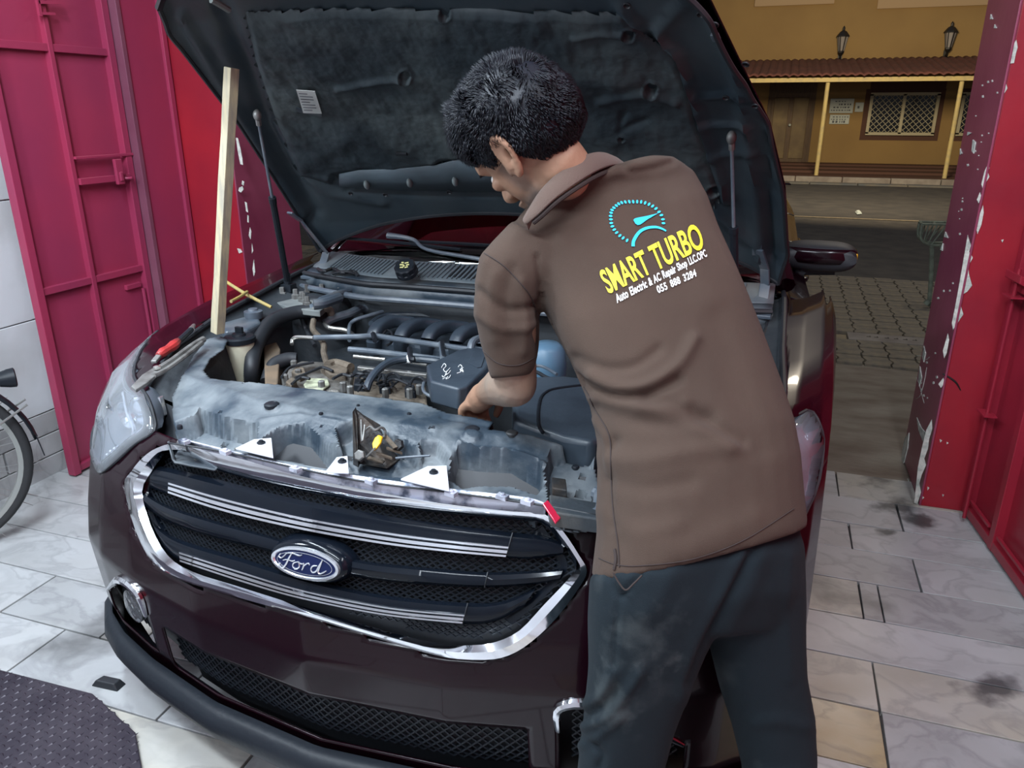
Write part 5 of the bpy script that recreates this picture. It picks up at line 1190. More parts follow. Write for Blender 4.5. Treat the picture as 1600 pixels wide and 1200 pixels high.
# timber prop
tp = wz(340, 520, .955); tt_ = hat(362, 106, .045)[0]
dd = (tt_-tp).normalized(); sx_ = dd.cross(FW).normalized(); sy_ = dd.cross(sx_)
if sx_.dot(Rh) < 0: sx_ = -sx_
Rr = (sx_*math.cos(.5)+sy_*math.sin(.5)); R2_ = dd.cross(Rr)
pw = MB(); rg = []
for f in np.linspace(0, 1, 14):
    c = tp+(tt_-tp)*f; h = .0135+.0012*fbm((f*6, 0, 0)); rg.append([c+Rr*a*h+R2_*b*h for a, b in ((-1, -1), (1, -1), (1, 1), (-1, 1))])
tag(build('wooden_prop', pw.rings(rg), M_WOOD, smooth=0, bevel=.0015), 'long pale timber stick propping the raised bonnet up', 'stick')
# yellow sticks on the left fender
tag(build('yellow_rod', MB().tube([wz(347, 436, 1.03), wz(385, 460, 1.005), wz(424, 480, .975)], [.005, .0055, .005], 8), mat('dull_yellow', (.42, .30, .08), .5, col2=(.3, .24, .1), ns=30)), 'longer dull yellow rod lying across the left fender edge', 'rod')
tag(build('yellow_rod', MB().tube([wz(361, 471, 1.015), wz(376, 463, 1.015), wz(386, 456, 1.015)], .0048, 8), mat('dull_yellow', (.42, .30, .08), .5)), 'short yellow rod crossing beneath the longer one', 'rod')
# tools on the left fender
h0, h1 = wz(248, 558, .955), wz(300, 514, .965)
cl = thing('screwdriver', 'red gripped ratchet tool lying on the left fender ledge', 'tool', wz(265, 545, .95))
build('grip', MB().tube([wz(x, y, z) for x, y, z in [(247, 556, .955), (254, 551, .958), (262, 546, .96), (271, 540, .962), (278, 533, .963)]], [.008, .013, .011, .014, .009], 10), M_REDG, cl)
build('shaft', MB().tube([wz(278, 534, .963), wz(300, 514, .972)], [.008, .008], 8, smooth=False), M_BLK, cl)
build('tip', MB().tube([wz(299, 515, .972), wz(303, 508, .974)], [.009, .005], 8, smooth=False), M_SILV, cl)
build('tip', MB().bar(wz(240, 566, .95), wz(249, 555, .955), .014, .008), M_WORN, cl, smooth=0, bevel=.002)
wrn = thing('pliers', 'worn steel long handled pliers resting along the left fender', 'tool', wz(260, 575, .94))
build('jaw', MB().prism([wz(x, y, .955) for x, y in [(205, 603), (222, 585), (246, 570), (252, 578), (232, 596), (212, 609)]], (0, 0, -.008)), M_WORN, wrn, smooth=0, bevel=.002)
build('handle', MB().tube([wz(246, 578, .955), wz(270, 562, .958), (wz(300, 540, .962)), wz(318, 530, .964)], [.009, .007, .007, .009], 8), M_WORN, wrn)
build('handle', MB().tube([wz(240, 587, .955), wz(262, 576, .955), (wz(295, 552, .958)), wz(315, 536, .96)], [.007, .006, .006, .007], 8), M_WORN, wrn)
build('pivot_bolt', MB().lathe(wz(246, 576, .958), (0, 0, 1), [(.009, 0), (.009, .006), (.004, .008), (0, .008)], 10), M_SILV, wrn)
build('latch_striker_debris', MB().tube([wz(205, 606, .95), wz(218, 596, .952), wz(228, 590, .953)], [.002, .003, .002], 6), M_WORN, wrn)

# ============================================================ THE MECHANIC
_PD = PD
def PD(x, y, zc): return _PD(x, y, zc*.972)
man = thing('person', 'person in brown polo shirt and slate trousers bending into the engine bay', 'person', (.05, 1.05, 0))
def ellring(c, a, b, n=28, p=1.0):
    return [c+a*(math.copysign(abs(math.cos(t))**p, math.cos(t)))+b*(math.copysign(abs(math.sin(t))**p, math.sin(t))) for t in np.linspace(0, 2*math.pi, n, endpoint=False)]
def secpx(L, R, zl, zr, b, n=28, p=.85, sag=0):
    A, B = PD(L[0], L[1], zl), PD(R[0], R[1], zr); c = (A+B)/2; a = (B-A)/2
    vd = (c-CP).normalized(); bb = (vd-a.normalized()*vd.dot(a.normalized())).normalized()
    return ellring(c, a, bb*b+UP*sag, n, p)
def remesh(name, mb, m, parent, voxel, smooth=6, fac=.5, keep=None):
    me = bpy.data.meshes.new(name); me.from_pydata([tuple(v) for v in mb.v], [], mb.f)
    bm = bmesh.new(); bm.from_mesh(me); bmesh.ops.recalc_face_normals(bm, faces=bm.faces); bm.to_mesh(me); bm.free()
    o = bpy.data.objects.new('tmp', me); COL.objects.link(o)
    r = o.modifiers.new('r', 'REMESH'); r.mode = 'VOXEL'; r.voxel_size = voxel
    s = o.modifiers.new('s', 'SMOOTH'); s.iterations = smooth; s.factor = fac
    dg = bpy.context.evaluated_depsgraph_get(); dg.update(); ev = o.evaluated_get(dg); m2 = bpy.data.meshes.new_from_object(ev)
    bpy.data.objects.remove(o); bpy.data.meshes.remove(me)
    m2.name = name; m2.materials.clear(); m2.materials.append(m); m2.polygons.foreach_set('use_smooth', [True]*len(m2.polygons))
    o2 = bpy.data.objects.new(name, m2); return o2
def getco(me): a = np.empty(len(me.vertices)*3, dtype=np.float32); me.vertices.foreach_get('co', a); return a.reshape(-1, 3)
def getno(me): a = np.empty(len(me.vertices)*3, dtype=np.float32); me.vertex_normals.foreach_get('vector', a); return a.reshape(-1, 3)
CPn = np.array(CP); Rn, Un, Fn = np.array(Rh), np.array(UP), np.array(FW)
def topx(co): d = co-CPn; k = 1200/(d@Fn); return np.stack([800+(d@Rn)*k, 600-(d@Un)*k], 1)
def dseg(px, P):
    best = np.full(len(px), 1e9); 
    for (x0, y0), (x1, y1) in zip(P[:-1], P[1:]):
        dx, dy = x1-x0, y1-y0; t = np.clip(((px[:, 0]-x0)*dx+(px[:, 1]-y0)*dy)/(dx*dx+dy*dy+1e-9), 0, 1)
        best = np.minimum(best, np.hypot(px[:, 0]-x0-t*dx, px[:, 1]-y0-t*dy))
    return best
def folds(me, F, front_only=True):
    co = getco(me); no = getno(me); px = topx(co); face = ((CPn-co)*no).sum(1) > 0
    h = np.zeros(len(co))
    for P, w_, a in F:
        P = [(p.x, p.y) for p in csm([(x, y, 0) for x, y in P], 4)]
        d = dseg(px, P); h += a*np.exp(-(d/w_)**2)*np.where(face, 1, .0)
    co = co+no*h[:, None]; me.vertices.foreach_set('co', co.astype(np.float32).ravel()); me.update()
# ---- head frame (camera basis -> world)
def cb(x, y, z): return Rh*x+UP*y-FW*z
hl = cb(-.50, -.50, .60).normalized(); hf0 = cb(-.42, -.42, -.72); hf = (hf0-hl*hf0.dot(hl)).normalized(); hu = hf.cross(hl).normalized()
if hu.z < 0: hu = -hu
HC = PD(822, 219, 1.345)
def H(x, y, z): return HC+hl*x+hf*y+hu*z      # x to his left, y to his face, z to his crown
HR = Matrix((hl, hf, hu)).transposed()
body = MB()
def hell(c, r, n=24, m=16): body.ell(H(*c), r, HR, n, m)
hell((0, -.004, .012), (.074, .094, .088)); hell((0, .025, -.03), (.062, .066, .080)); hell((0, .048, -.085), (.043, .040, .036)); hell((0, .072, -.104), (.020, .016, .016))
hell((.030, .020, -.075), (.026, .045, .030)); hell((-.030, .020, -.075), (.026, .045, .030)); hell((0, .082, .028), (.050, .016, .026))
body.tube([H(0, .088, .012), H(0, .104, -.018), H(0, .112, -.034), H(0, .098, -.044)], [.008, .010, .014, .010], 10)
for s in (-1, 1): hell((s*.013, .098, -.038), (.009, .010, .008), 10, 8); hell((s*.032, .078, -.014), (.022, .014, .015), 12, 8); hell((s*.030, .086, .022), (.022, .008, .006), 12, 8)
hell((0, .094, -.062), (.024, .010, .006), 14, 8); hell((0, .092, -.072), (.020, .010, .007), 14, 8)
# ears
for s in (-1, 1):
    E_ = [(s*.077, .012, -.036), (s*.080, .004, -.016), (s*.086, -.004, .006), (s*.092, -.018, .022), (s*.096, -.034, .018), (s*.094, -.036, -.004), (s*.088, -.026, -.024), (s*.081, -.010, -.040), (s*.077, .004, -.044)]
    body.tube([H(*e) for e in E_], [.006, .0055, .005, .0055, .006, .006, .006, .0075, .006], 8)
    body.tube([H(s*.078, -.002, -.03), H(s*.082, -.014, -.006), H(s*.088, -.024, .010)], [.010, .009, .006], 8)
NB = PD(900, 318, 1.475)
body.tube([H(0, -.008, -.03), H(0, -.010, -.08), PD(878, 286, 1.412), NB, PD(935, 380, 1.50)], [.052, .050, .046, .043, .042], 20)
# trunk, arms, legs (inside the clothes)
def limb(pts, rad, n=16): body.tube(pts, rad, n)
limb([PD(945, 400, 1.46), PD(985, 450, 1.42), PD(1040, 600, 1.38), PD(1080, 760, 1.345)], [.06, .085, .085, .09])
SHL, ELL, WRL = PD(800, 405, 1.40), PD(806, 596, 1.47), PD(762, 612, 1.66)
SHR, ELR, WRR = PD(1048, 305, 1.52), PD(1020, 440, 1.68), PD(1010, 560, 1.80)
limb([PD(890, 400, 1.43), SHL, PD(802, 500, 1.42), PD(804, 560, 1.445), ELL], [.04, .046, .044, .040, .040])
fa = [ELL+(V3((0, 0, .012))), ELL+(WRL-ELL)*.02+V3((0, 0, -.006)), ELL+(WRL-ELL)*.3, ELL+(WRL-ELL)*.65, WRL]
limb(fa, [.036, .041, .044, .035, .027])
limb([PD(990, 350, 1.48), SHR, (SHR+ELR)/2, ELR], [.035, .042, .042, .038]); limb([ELR, ELR+(WRR-ELR)*.35, WRR], [.038, .04, .027])
def hand(wr, dirv, palmn, side):
    d = dirv.normalized(); pn = (palmn-d*palmn.dot(d)).normalized(); s = d.cross(pn)*side
    body.tube([wr, wr+d*.03, wr+d*.075], [.026, .030, .026], 12)
    for k, (o, L) in enumerate([(-.030, .060), (-.011, .070), (.009, .066), (.028, .052)]):
        b0 = wr+d*.055+s*o*.8; b1 = wr+d*.090+s*o; dd = d
        P = [b0, b1]
        for q, ang in ((.45, 35), (.32, 75), (.23, 105)):
            a = math.radians(ang); P.append(P[-1]+(d*math.cos(a)+pn*math.sin(a))*L*q)
        body.tube(P, [.011, .0105, .0095, .0085, .007], 8)
    P = [wr+d*.015-s*.022, wr+d*.045-s*.042+pn*.01, wr+d*.070-s*.044+pn*.028, wr+d*.085-s*.034+pn*.042]; body.tube(P, [.014, .012, .0105, .008], 8)
hand(WRL, (PD(738, 622, 1.70)-WRL).normalized()*.8+Fh*.5-Uh*.45, -Uh+Fh*.2, 1)
hand(WRR, (PD(985, 610, 1.84)-WRR), -Uh, -1)
# thighs to feet
HL_, HR_ = PD(1030, 880, 1.30), PD(1165, 850, 1.37)
KL, KR = PD(985, 1130, 1.35), PD(1205, 1120, 1.42)
AL, AR = V3((KL.x+.02, KL.y-.06, .10)), V3((KR.x+.07, KR.y-.10, .10))
limb([HL_, (HL_+KL)/2, KL, (KL+AL)/2, AL], [.075, .062, .044, .040, .034]); limb([HR_, (HR_+KR)/2, KR, (KR+AR)/2, AR], [.075, .062, .044, .040, .034])
bo = remesh('body', body, M_SKIN, man, .0042, 5, .5); link(bo, man)
# stubble and forearm grime follow the body as painted-on masks
co = getco(bo.data); rel = co-np.array(HC); lx, ly, lz = rel@np.array(hl), rel@np.array(hf), rel@np.array(hu)
beard = np.clip((-.052-lz+.0)*40, 0, 1)*np.clip((ly+.005)*40, 0, 1)*(np.abs(lx) < .1)*(lz > -.16)
beard = np.maximum(beard, .8*np.clip((ly-.0)*60, 0, 1)*np.clip((.03-np.abs(ly-.018))*60, 0, 1)*(np.abs(lx) > .055)*(lz < -.005)*(lz > -.09))
grime = np.clip(1-np.linalg.norm(co-np.array(ELL+(WRL-ELL)*.15), axis=1)/.17, 0, 1)
for nm, arr in (('beard', beard), ('grime', grime)):
    at = bo.data.attributes.new(nm, 'FLOAT', 'POINT'); at.data.foreach_set('value', arr.astype(np.float32))
nt = M_SKIN.node_tree; N = nt.nodes; L = nt.links; bs = N['Principled BSDF']; cur = bs.inputs['Base Color'].links[0].from_socket
for nm, colr, k in (('beard', (.10, .075, .065), .75), ('grime', (.20, .17, .14), 1.0)):
    a = N.new('ShaderNodeAttribute'); a.attribute_name = nm; n_ = N.new('ShaderNodeTexNoise'); n_.inputs['Scale'].default_value = 26; L.new(N['Texture Coordinate'].outputs['Object'], n_.inputs['Vector'])
    mm_ = N.new('ShaderNodeMath'); mm_.operation = 'MULTIPLY'; L.new(a.outputs['Fac'], mm_.inputs[0])
    m3 = N.new('ShaderNodeMath'); m3.operation = 'MULTIPLY_ADD'; m3.inputs[1].default_value = .9; m3.inputs[2].default_value = .5; L.new(n_.outputs['Fac'], m3.inputs[0]); L.new(m3.outputs[0], mm_.inputs[1])
    mx = N.new('ShaderNodeMix'); mx.data_type = 'RGBA'; mx.clamp_factor = True; L.new(mm_.outputs[0], mx.inputs[0]); L.new(cur, mx.inputs[6]); mx.inputs[7].default_value = (*colr, 1); cur = mx.outputs[2]
L.new(cur, bs.inputs['Base Color'])
for s in (-1, 1):
    build('eye', MB().ell(H(s*.031, .080, -.004), (.011, .010, .010), HR, 14, 10), mat('eye_white', (.7, .68, .64), .2), bo)
    build('eyebrow', MB().tube([H(s*.014, .097, .018), H(s*.030, .098, .024), H(s*.048, .088, .018)], [.003, .004, .002], 6), M_HAIR, bo)
# ---- trousers
tr = MB()
tr.rings([secpx((960, 800), (1225, 740), 1.32, 1.37, .085), secpx((945, 860), (1236, 810), 1.30, 1.36, .100), secpx((928, 910), (1243, 860), 1.285, 1.36, .112), secpx((924, 960), (1245, 925), 1.29, 1.37, .108), secpx((950, 1010), (1225, 985), 1.30, 1.38, .085)])
tr.rings([secpx((925, 900), (1160, 880), 1.285, 1.33, .105), secpx((922, 960), (1130, 950), 1.29, 1.33, .102), secpx((923, 1040), (1092, 1030), 1.31, 1.34, .094), secpx((917, 1105), (1064, 1100), 1.33, 1.36, .086), secpx((912, 1150), (1046, 1150), 1.345, 1.37, .080), secpx((905, 1205), (1032, 1205), 1.36, 1.385, .076)]
         + [ellring(KL+(AL-KL)*f+V3((.0, -.0, 0)), Rh*r_, Fh*r_, 28) for f, r_ in ((.35, .070), (.6, .064), (.85, .058), (1.0, .055))])
tr.rings([secpx((1120, 860), (1243, 850), 1.35, 1.37, .09), secpx((1108, 950), (1246, 940), 1.355, 1.385, .088), secpx((1116, 1010), (1248, 1000), 1.37, 1.395, .082), secpx((1130, 1070), (1252, 1060), 1.39, 1.41, .078), secpx((1150, 1130), (1264, 1125), 1.41, 1.43, .074), secpx((1168, 1200), (1267, 1195), 1.43, 1.45, .072)]
         + [ellring(KR+(AR-KR)*f, Rh*r_, Fh*r_, 28) for f, r_ in ((.35, .066), (.6, .062), (.85, .057), (1.0, .055))])
tro = remesh('trousers', tr, M_PANTS, man, .0065, 8, .5)
folds(tro.data, [([(1172, 868), (1140, 930), (1100, 1005), (1075, 1065)], 7, -.008), ([(1160, 862), (1122, 940), (1085, 1010), (1062, 1090)], 12, .006), ([(970, 930), (962, 980), (960, 1050), (962, 1110)], 3.2, -.004), ([(950, 895), (962, 925), (975, 930), (1000, 900)], 5, -.006),
                 ([(918, 1100), (940, 1085), (960, 1050)], 8, .007), ([(915, 1135), (950, 1118), (980, 1080), (1000, 1050)], 8, .008), ([(912, 1120), (940, 1105), (965, 1075)], 6, -.006), ([(908, 1165), (935, 1150), (970, 1120)], 7, .006), ([(922, 1160), (940, 1180), (935, 1200)], 6, -.007),
                 ([(1195, 850), (1180, 900), (1140, 980)], 14, .004), ([(1060, 860), (1050, 900), (1010, 960)], 18, .004), ([(1235, 870), (1230, 960), (1235, 1060)], 10, .003), ([(1180, 1130), (1220, 1125), (1258, 1135)], 12, .005)])
link(tro, man)
build('pocket_edge', MB().tube([PD(1003, 899, 1.20), PD(990, 912, 1.198), PD(978, 922, 1.20), PD(968, 912, 1.205), PD(958, 895, 1.21)], .0014, 6), M_SEAM_SHADE, tro)
for s, A_ in ((1, AL), (-1, AR)):
    f = (-Rh*.45+Fh*.9).normalized(); q = V3((A_.x, A_.y, 0))
    sh = MB(); rg = []
    for k, (o, w_, h_) in enumerate([(-.085, .022, .035), (-.075, .036, .062), (-.03, .040, .085), (.02, .040, .082), (.07, .045, .055), (.12, .046, .042), (.155, .036, .034), (.172, .014, .022)]):
        c = q+f*o; sd = f.cross(Uh); rg.append([c+sd*(w_*math.cos(t))+Uh*(max(.012, h_*(.5+.5*math.sin(t)))) for t in np.linspace(0, 2*math.pi, 16, endpoint=False)])
    so = build('shoe', sh.rings(rg), M_SHOE, man, smooth=60)
    build('sole', MB().prism([q+f*o+f.cross(Uh)*w_ for o, w_ in [(-.09, .02), (-.07, .038), (.02, .042), (.10, .049), (.16, .036), (.178, .0), (.16, -.036), (.10, -.049), (.02, -.042), (-.07, -.038), (-.09, -.02)]], Uh*.016), mat('sole_grey', (.2, .2, .2), .8), so, smooth=0)
# ---- polo shirt
st = MB()
st.rings([secpx((926, 906), (1250, 820), 1.296, 1.355, .124, sag=.016), secpx((928, 890), (1249, 806), 1.298, 1.355, .126, sag=.014), secpx((935, 835), (1244, 765), 1.305, 1.36, .122, sag=.01), secpx((936, 765), (1238, 710), 1.315, 1.37, .120), secpx((938, 695), (1227, 655), 1.325, 1.385, .115), secpx((925, 632), (1210, 600), 1.34, 1.40, .110),
          secpx((893, 562), (1184, 525), 1.36, 1.42, .108), secpx((862, 505), (1160, 460), 1.375, 1.435, .106), secpx((838, 455), (1138, 405), 1.39, 1.45, .102), secpx((812, 410), (1116, 355), 1.395, 1.465, .096), secpx((802, 370), (1098, 305), 1.395, 1.48, .088),
          secpx((812, 338), (1078, 268), 1.395, 1.49, .074), secpx((836, 312), (1045, 246), 1.365, 1.465, .064), secpx((858, 292), (1015, 244), 1.36, 1.44, .052), secpx((870, 282), (1000, 246), 1.36, 1.43, .03)])
# left sleeve
rgs = []
for L_, R_, zl, zr, b in [((800, 345), (905, 400), 1.39, 1.39, .055), ((768, 378), (868, 440), 1.385, 1.395, .062), ((749, 402), (846, 462), 1.385, 1.40, .062), ((742, 445), (842, 482), 1.395, 1.405, .060), ((741, 490), (843, 512), 1.405, 1.415, .056), ((750, 535), (842, 540), 1.42, 1.43, .053), ((760, 566), (838, 566), 1.435, 1.44, .051), ((766, 592), (830, 586), 1.445, 1.45, .046)]:
    rgs.append(secpx(L_, R_, zl, zr, b, 24))
st.rings(rgs)
# right sleeve reaching forward, mostly hidden
st.rings([ellring(c, a*r1, b*r2, 24) for c, a, b, r1, r2 in [(PD(985, 305, 1.47), Rh, UP, .07, .060), (PD(1035, 290, 1.50), Rh, UP, .062, .058), (PD(1052, 305, 1.55), Rh, UP, .056, .062), (PD(1046, 345, 1.63), Rh, UP, .052, .058), (PD(1030, 395, 1.70), Rh, UP, .05, .052)]])
shirt = remesh('polo_shirt', st, M_SHIRT, man, .0058, 7, .5)
folds(shirt.data, [([(842, 520), (880, 575), (935, 612), (1000, 618), (1060, 592)], 8, -.010), ([(925, 585), (960, 605), (1010, 603), (1060, 570), (1085, 530)], 10, .009), ([(900, 560), (940, 575), (990, 572), (1030, 545)], 9, -.005), ([(1010, 625), (1080, 640), (1160, 690)], 10, -.006), ([(1000, 640), (1070, 660), (1140, 700)], 12, .005), ([(930, 655), (948, 690), (946, 740)], 6, .005), ([(935, 640), (985, 655), (1050, 660), (1110, 650)], 14, -.005), ([(930, 620), (1000, 636), (1070, 632)], 11, .005),
                   ([(945, 715), (1000, 720), (1080, 705), (1150, 700)], 16, .005), ([(950, 750), (1010, 762), (1080, 750)], 15, -.004), ([(945, 800), (990, 830), (1060, 820)], 16, .004), ([(960, 690), (945, 720), (950, 770), (958, 820)], 9, -.006),
                   ([(842, 510), (846, 560), (880, 620), (925, 680)], 6, -.004), ([(880, 370), (930, 320), (985, 300)], 16, .004), ([(820, 380), (850, 430), (860, 500)], 20, -.004), ([(915, 300), (960, 285), (1010, 280)], 10, -.004), ([(1060, 320), (1080, 400), (1110, 470)], 22, .003),
                   ([(750, 455), (790, 485), (838, 478)], 7, -.007), ([(750, 492), (790, 515), (836, 508)], 8, .006), ([(762, 400), (752, 440), (750, 480)], 8, .004), ([(815, 440), (822, 490), (818, 550)], 7, .005), ([(800, 420), (790, 470), (800, 540)], 9, -.004), ([(772, 430), (765, 480), (775, 530)], 9, .004), ([(840, 400), (845, 450), (842, 510)], 4, -.006),
                   ([(1120, 500), (1150, 600), (1190, 700)], 24, -.004), ([(975, 260), (990, 268), (1025, 262), (1050, 252)], 6, -.005), ([(1000, 850), (1080, 850), (1180, 810)], 20, .003)])
link(shirt, man)
bm = bmesh.new(); bm.from_mesh(shirt.data); bm.verts.ensure_lookup_table()
bvh = BVHTree.FromBMesh(bm); bm.free()
def onshirt(x, y, off=.0015):
    r = ray(x, y).normalized(); hit = bvh.ray_cast(CP, r)
    if hit[0] is None: return None
    n_ = hit[1]; 
    if n_.dot(r) > 0: n_ = -n_
    return hit[0]+n_*off
def shirtline(pts, r, name, m, off=.001, k=6):
    P = [(p.x, p.y) for p in csm([(x, y, 0) for x, y in pts], k)]; Q = [onshirt(x, y, off) for x, y in P]; Q = [q for q in Q if q]
    return build(name, MB().tube(Q, r, 6, smooth=False), m, shirt)
shirtline([(846, 512), (866, 560), (912, 605), (930, 640), (952, 680), (955, 730), (958, 790), (966, 850), (968, 886)], .0012, 'side_seam', M_SEAM_SHADE)
shirtline([(757, 396), (790, 418), (828, 462), (843, 505)], .0011, 'sleeve_seam', M_SEAM_SHADE, .0008)
shirtline([(936, 872), (962, 882), (1000, 884), (1080, 874), (1160, 845), (1240, 795)], .0009, 'hem_stitch', M_SEAM_SHADE, .0006)
shirtline([(961, 858), (963, 874), (960, 890)], .0028, 'side_vent', M_SEAM_SHADE, .001)
shirtline([(755, 548), (780, 568), (812, 570), (838, 556)], .0009, 'cuff_stitch', M_SEAM_SHADE, .0006)
# collar
CT = [(818, 338, 1.322), (826, 318, 1.312), (845, 288, 1.295), (874, 260, 1.292), (908, 236, 1.312), (935, 234, 1.355), (950, 246, 1.43), (945, 275, 1.47), (900, 320, 1.47), (850, 350, 1.43)]
CB = [(822, 352, 1.315), (842, 336, 1.295), (868, 312, 1.282), (900, 289, 1.285), (935, 268, 1.32), (962, 259, 1.37), (985, 264, 1.44), (975, 290, 1.49), (915, 340, 1.49), (850, 365, 1.44)]
ct = csm([PD(*p) for p in CT], 4); cbm = csm([PD(*p) for p in CB], 4)
neck_c = PD(895, 310, 1.385)
R0 = ct; R1 = [a*.5+b*.5+(a-neck_c).normalized()*.006 for a, b in zip(ct, cbm)]; R2 = cbm
inn_ = [neck_c+(p-neck_c)*.90-Uh*.03 for p in ct]
build('collar', MB().rings([inn_, R0, R1, R2], caps=False, closed=False), mat('collar_knit', (.115, .076, .060), .9, sheen=.1, bump=.3, bs=700), shirt, smooth=70, solid=.003, sub=1)
build('collar_shadow_band', MB().tube([p-(p-neck_c).normalized()*.006-Uh*.004 for p in cbm[2:26]], .0045, 8, smooth=False), M_SEAM_SHADE, shirt, label='dark strip standing in for the shaded gap under the collar')  # dark strip put in for the shade in the collar gap
# ---- print on the back
def quadmap(Q):
    (x0, y0), (x1, y1), (x2, y2), (x3, y3) = Q   # BL BR TR TL
    dx1, dx2, dx3 = x1-x2, x3-x2, x0-x1+x2-x3; dy1, dy2, dy3 = y1-y2, y3-y2, y0-y1+y2-y3
    den = dx1*dy2-dx2*dy1; g = (dx3*dy2-dx2*dy3)/den; h = (dx1*dy3-dx3*dy1)/den
    a, b, c = x1-x0+g*x1, x3-x0+h*x3, x0; d, e, f = y1-y0+g*y1, y3-y0+h*y3, y0
    return lambda u, v: ((a*u+b*v+c)/(g*u+h*v+1), (d*u+e*v+f)/(g*u+h*v+1))
def textprint(txt, Q, m, name, bold=0.0, gap=1.0, words=1.0, label=None, parent=None):
    cu_ = bpy.data.curves.new('t', 'FONT'); cu_.body = txt; cu_.size = 1; cu_.offset = bold; cu_.space_character = gap; cu_.space_word = words; cu_.resolution_u = 4
    o = bpy.data.objects.new('t', cu_); COL.objects.link(o); dg = bpy.context.evaluated_depsgraph_get(); dg.update(); me = bpy.data.meshes.new_from_object(o.evaluated_get(dg))
    bpy.data.objects.remove(o); bm = bmesh.new(); bm.from_mesh(me)
    bmesh.ops.triangulate(bm, faces=bm.faces)
    for _ in range(3):
        es = [e for e in bm.edges if e.calc_length() > .16]
        if not es: break
        bmesh.ops.subdivide_edges(bm, edges=es, cuts=1); bmesh.ops.triangulate(bm, faces=bm.faces)
    xs = [v.co.x for v in bm.verts]; x0, x1 = min(xs), max(xs); H_ = .73; q = quadmap(Q)
    for v in bm.verts:
        px = q((v.co.x-x0)/(x1-x0), v.co.y/H_); p = onshirt(px[0], px[1], .0022)
        v.co = p if p else V3((0, 0, -1))
    bad = [v for v in bm.verts if v.co.z < -.5]; bmesh.ops.delete(bm, geom=bad, context='VERTS')
    bm.to_mesh(me); bm.free(); me.materials.clear(); me.materials.append(m); o = bpy.data.objects.new(name, me)
    if label: o['label'] = label
    return link(o, shirt)
textprint('SMART TURBO', [(951, 459), (1101, 386), (1087, 347), (934, 424)], M_YPRINT, 'printed_lettering', .022, 1.0, 1.25, 'yellow SMART TURBO lettering')
textprint('Auto Electric & AC Repair Shop LLC.OPC', [(964, 474), (1104, 401), (1100, 390), (960, 461)], M_WHITE, 'printed_lettering', .028, 1.05, 1.2, 'white line naming auto electric and AC repair')
textprint('055 888 3284', [(1028, 459), (1088, 432), (1085, 421), (1024, 448)], M_WHITE, 'printed_lettering', .028, 1.08, 1.6, 'white telephone number')
S5 = lambda x, y: (850+x*.1875, 280+y*.1875)
dial = MB(); dots = [(690, 515), (657, 495), (630, 475), (603, 450), (583, 425), (567, 398), (558, 370), (555, 340), (553, 312), (557, 285), (565, 262), (580, 243), (600, 225), (620, 210), (645, 200), (675, 195), (708, 193), (740, 193), (773, 193), (806, 195), (840, 203), (872, 215), (902, 230), (930, 250), (955, 278), (975, 305), (988, 340), (992, 372)]
def flat(poly, name='x', mb=None):
    Q = [onshirt(*S5(x, y), .0022) for x, y in poly]
    if any(q is None for q in Q): return
    c = sum(Q, V3())/len(Q); cc = onshirt(*pj(c), .0024) or c
    n_ = len(Q); mb.add(Q+[cc], [(i, (i+1) % n_, n_) for i in range(n_)])
for x, y in dots:
    a = math.atan2(y-350, x-775); poly = [(x+16*math.cos(t)*math.cos(a)-9.5*math.sin(t)*math.sin(a), y+16*math.cos(t)*math.sin(a)+9.5*math.sin(t)*math.cos(a)) for t in np.linspace(0, 2*math.pi, 10, endpoint=False)]
    flat(poly, mb=dial)
build('printed_dial', dial, M_CYAN, shirt, kind='stuff', smooth=180, label='cyan dotted gauge arc', fixn=False)
nd = MB(); flat([(742, 345), (752, 333), (775, 326), (850, 312), (950, 288), (860, 340), (800, 383), (778, 388), (758, 375)], mb=nd); build('printed_needle', nd, M_CYAN, shirt, smooth=180, label='cyan gauge needle', fixn=False)
ar = MB(); cpts = csm([(740, 565, 0), (746, 515, 0), (790, 447, 0), (850, 413, 0), (925, 404, 0), (980, 418, 0), (1015, 437, 0)], 5); A_ = []; B_ = []
for i, p in enumerate(cpts):
    d = (cpts[min(i+1, len(cpts)-1)]-cpts[max(i-1, 0)]).normalized(); w_ = 14*(1-.65*(i/len(cpts))**2); A_.append(onshirt(*S5(p.x-d.y*w_, p.y+d.x*w_), .0022)); B_.append(onshirt(*S5(p.x+d.y*w_, p.y-d.x*w_), .0022))
if all(A_) and all(B_): build('printed_arc', ar.rings([A_, B_], caps=False, closed=False), M_CYAN, shirt, smooth=180, label='cyan curved stroke', fixn=False)
# ---- hair: a close cap plus tufts
def hairline(x, y):   # lowest z covered by hair at this fore-aft position
    return ip(y, [(-.10, -.080), (-.06, -.074), (-.035, -.060), (-.02, -.02), (.0, .004), (.02, -.004), (.035, .0), (.05, .022), (.085, .050), (.11, .056)])
def skull(th, ph, k=1.0):
    d = V3((math.sin(th)*math.cos(ph), math.sin(th)*math.sin(ph), math.cos(th)))
    return V3((d.x*.074*k, -.004+d.y*.094*k, .012+d.z*.088*k)), d
hm = MB(); nth, nph = 34, 56; P = {}
for i in range(nth+1):
    th = math.pi*.80*i/nth
    for j in range(nph):
        ph = 2*math.pi*j/nph; p, d = skull(max(th, .01), ph); hl_ = hairline(p.x, p.y); t = max(0, min(1, (p.z-hl_)/.05)); thick = .002+.016*t+.010*max(0, d.z)+.004*t*fbm((p.x*30, p.y*30, p.z*30))
        P[(i, j)] = (p+d*thick, p.z > hl_)
vs = []; ix = {}
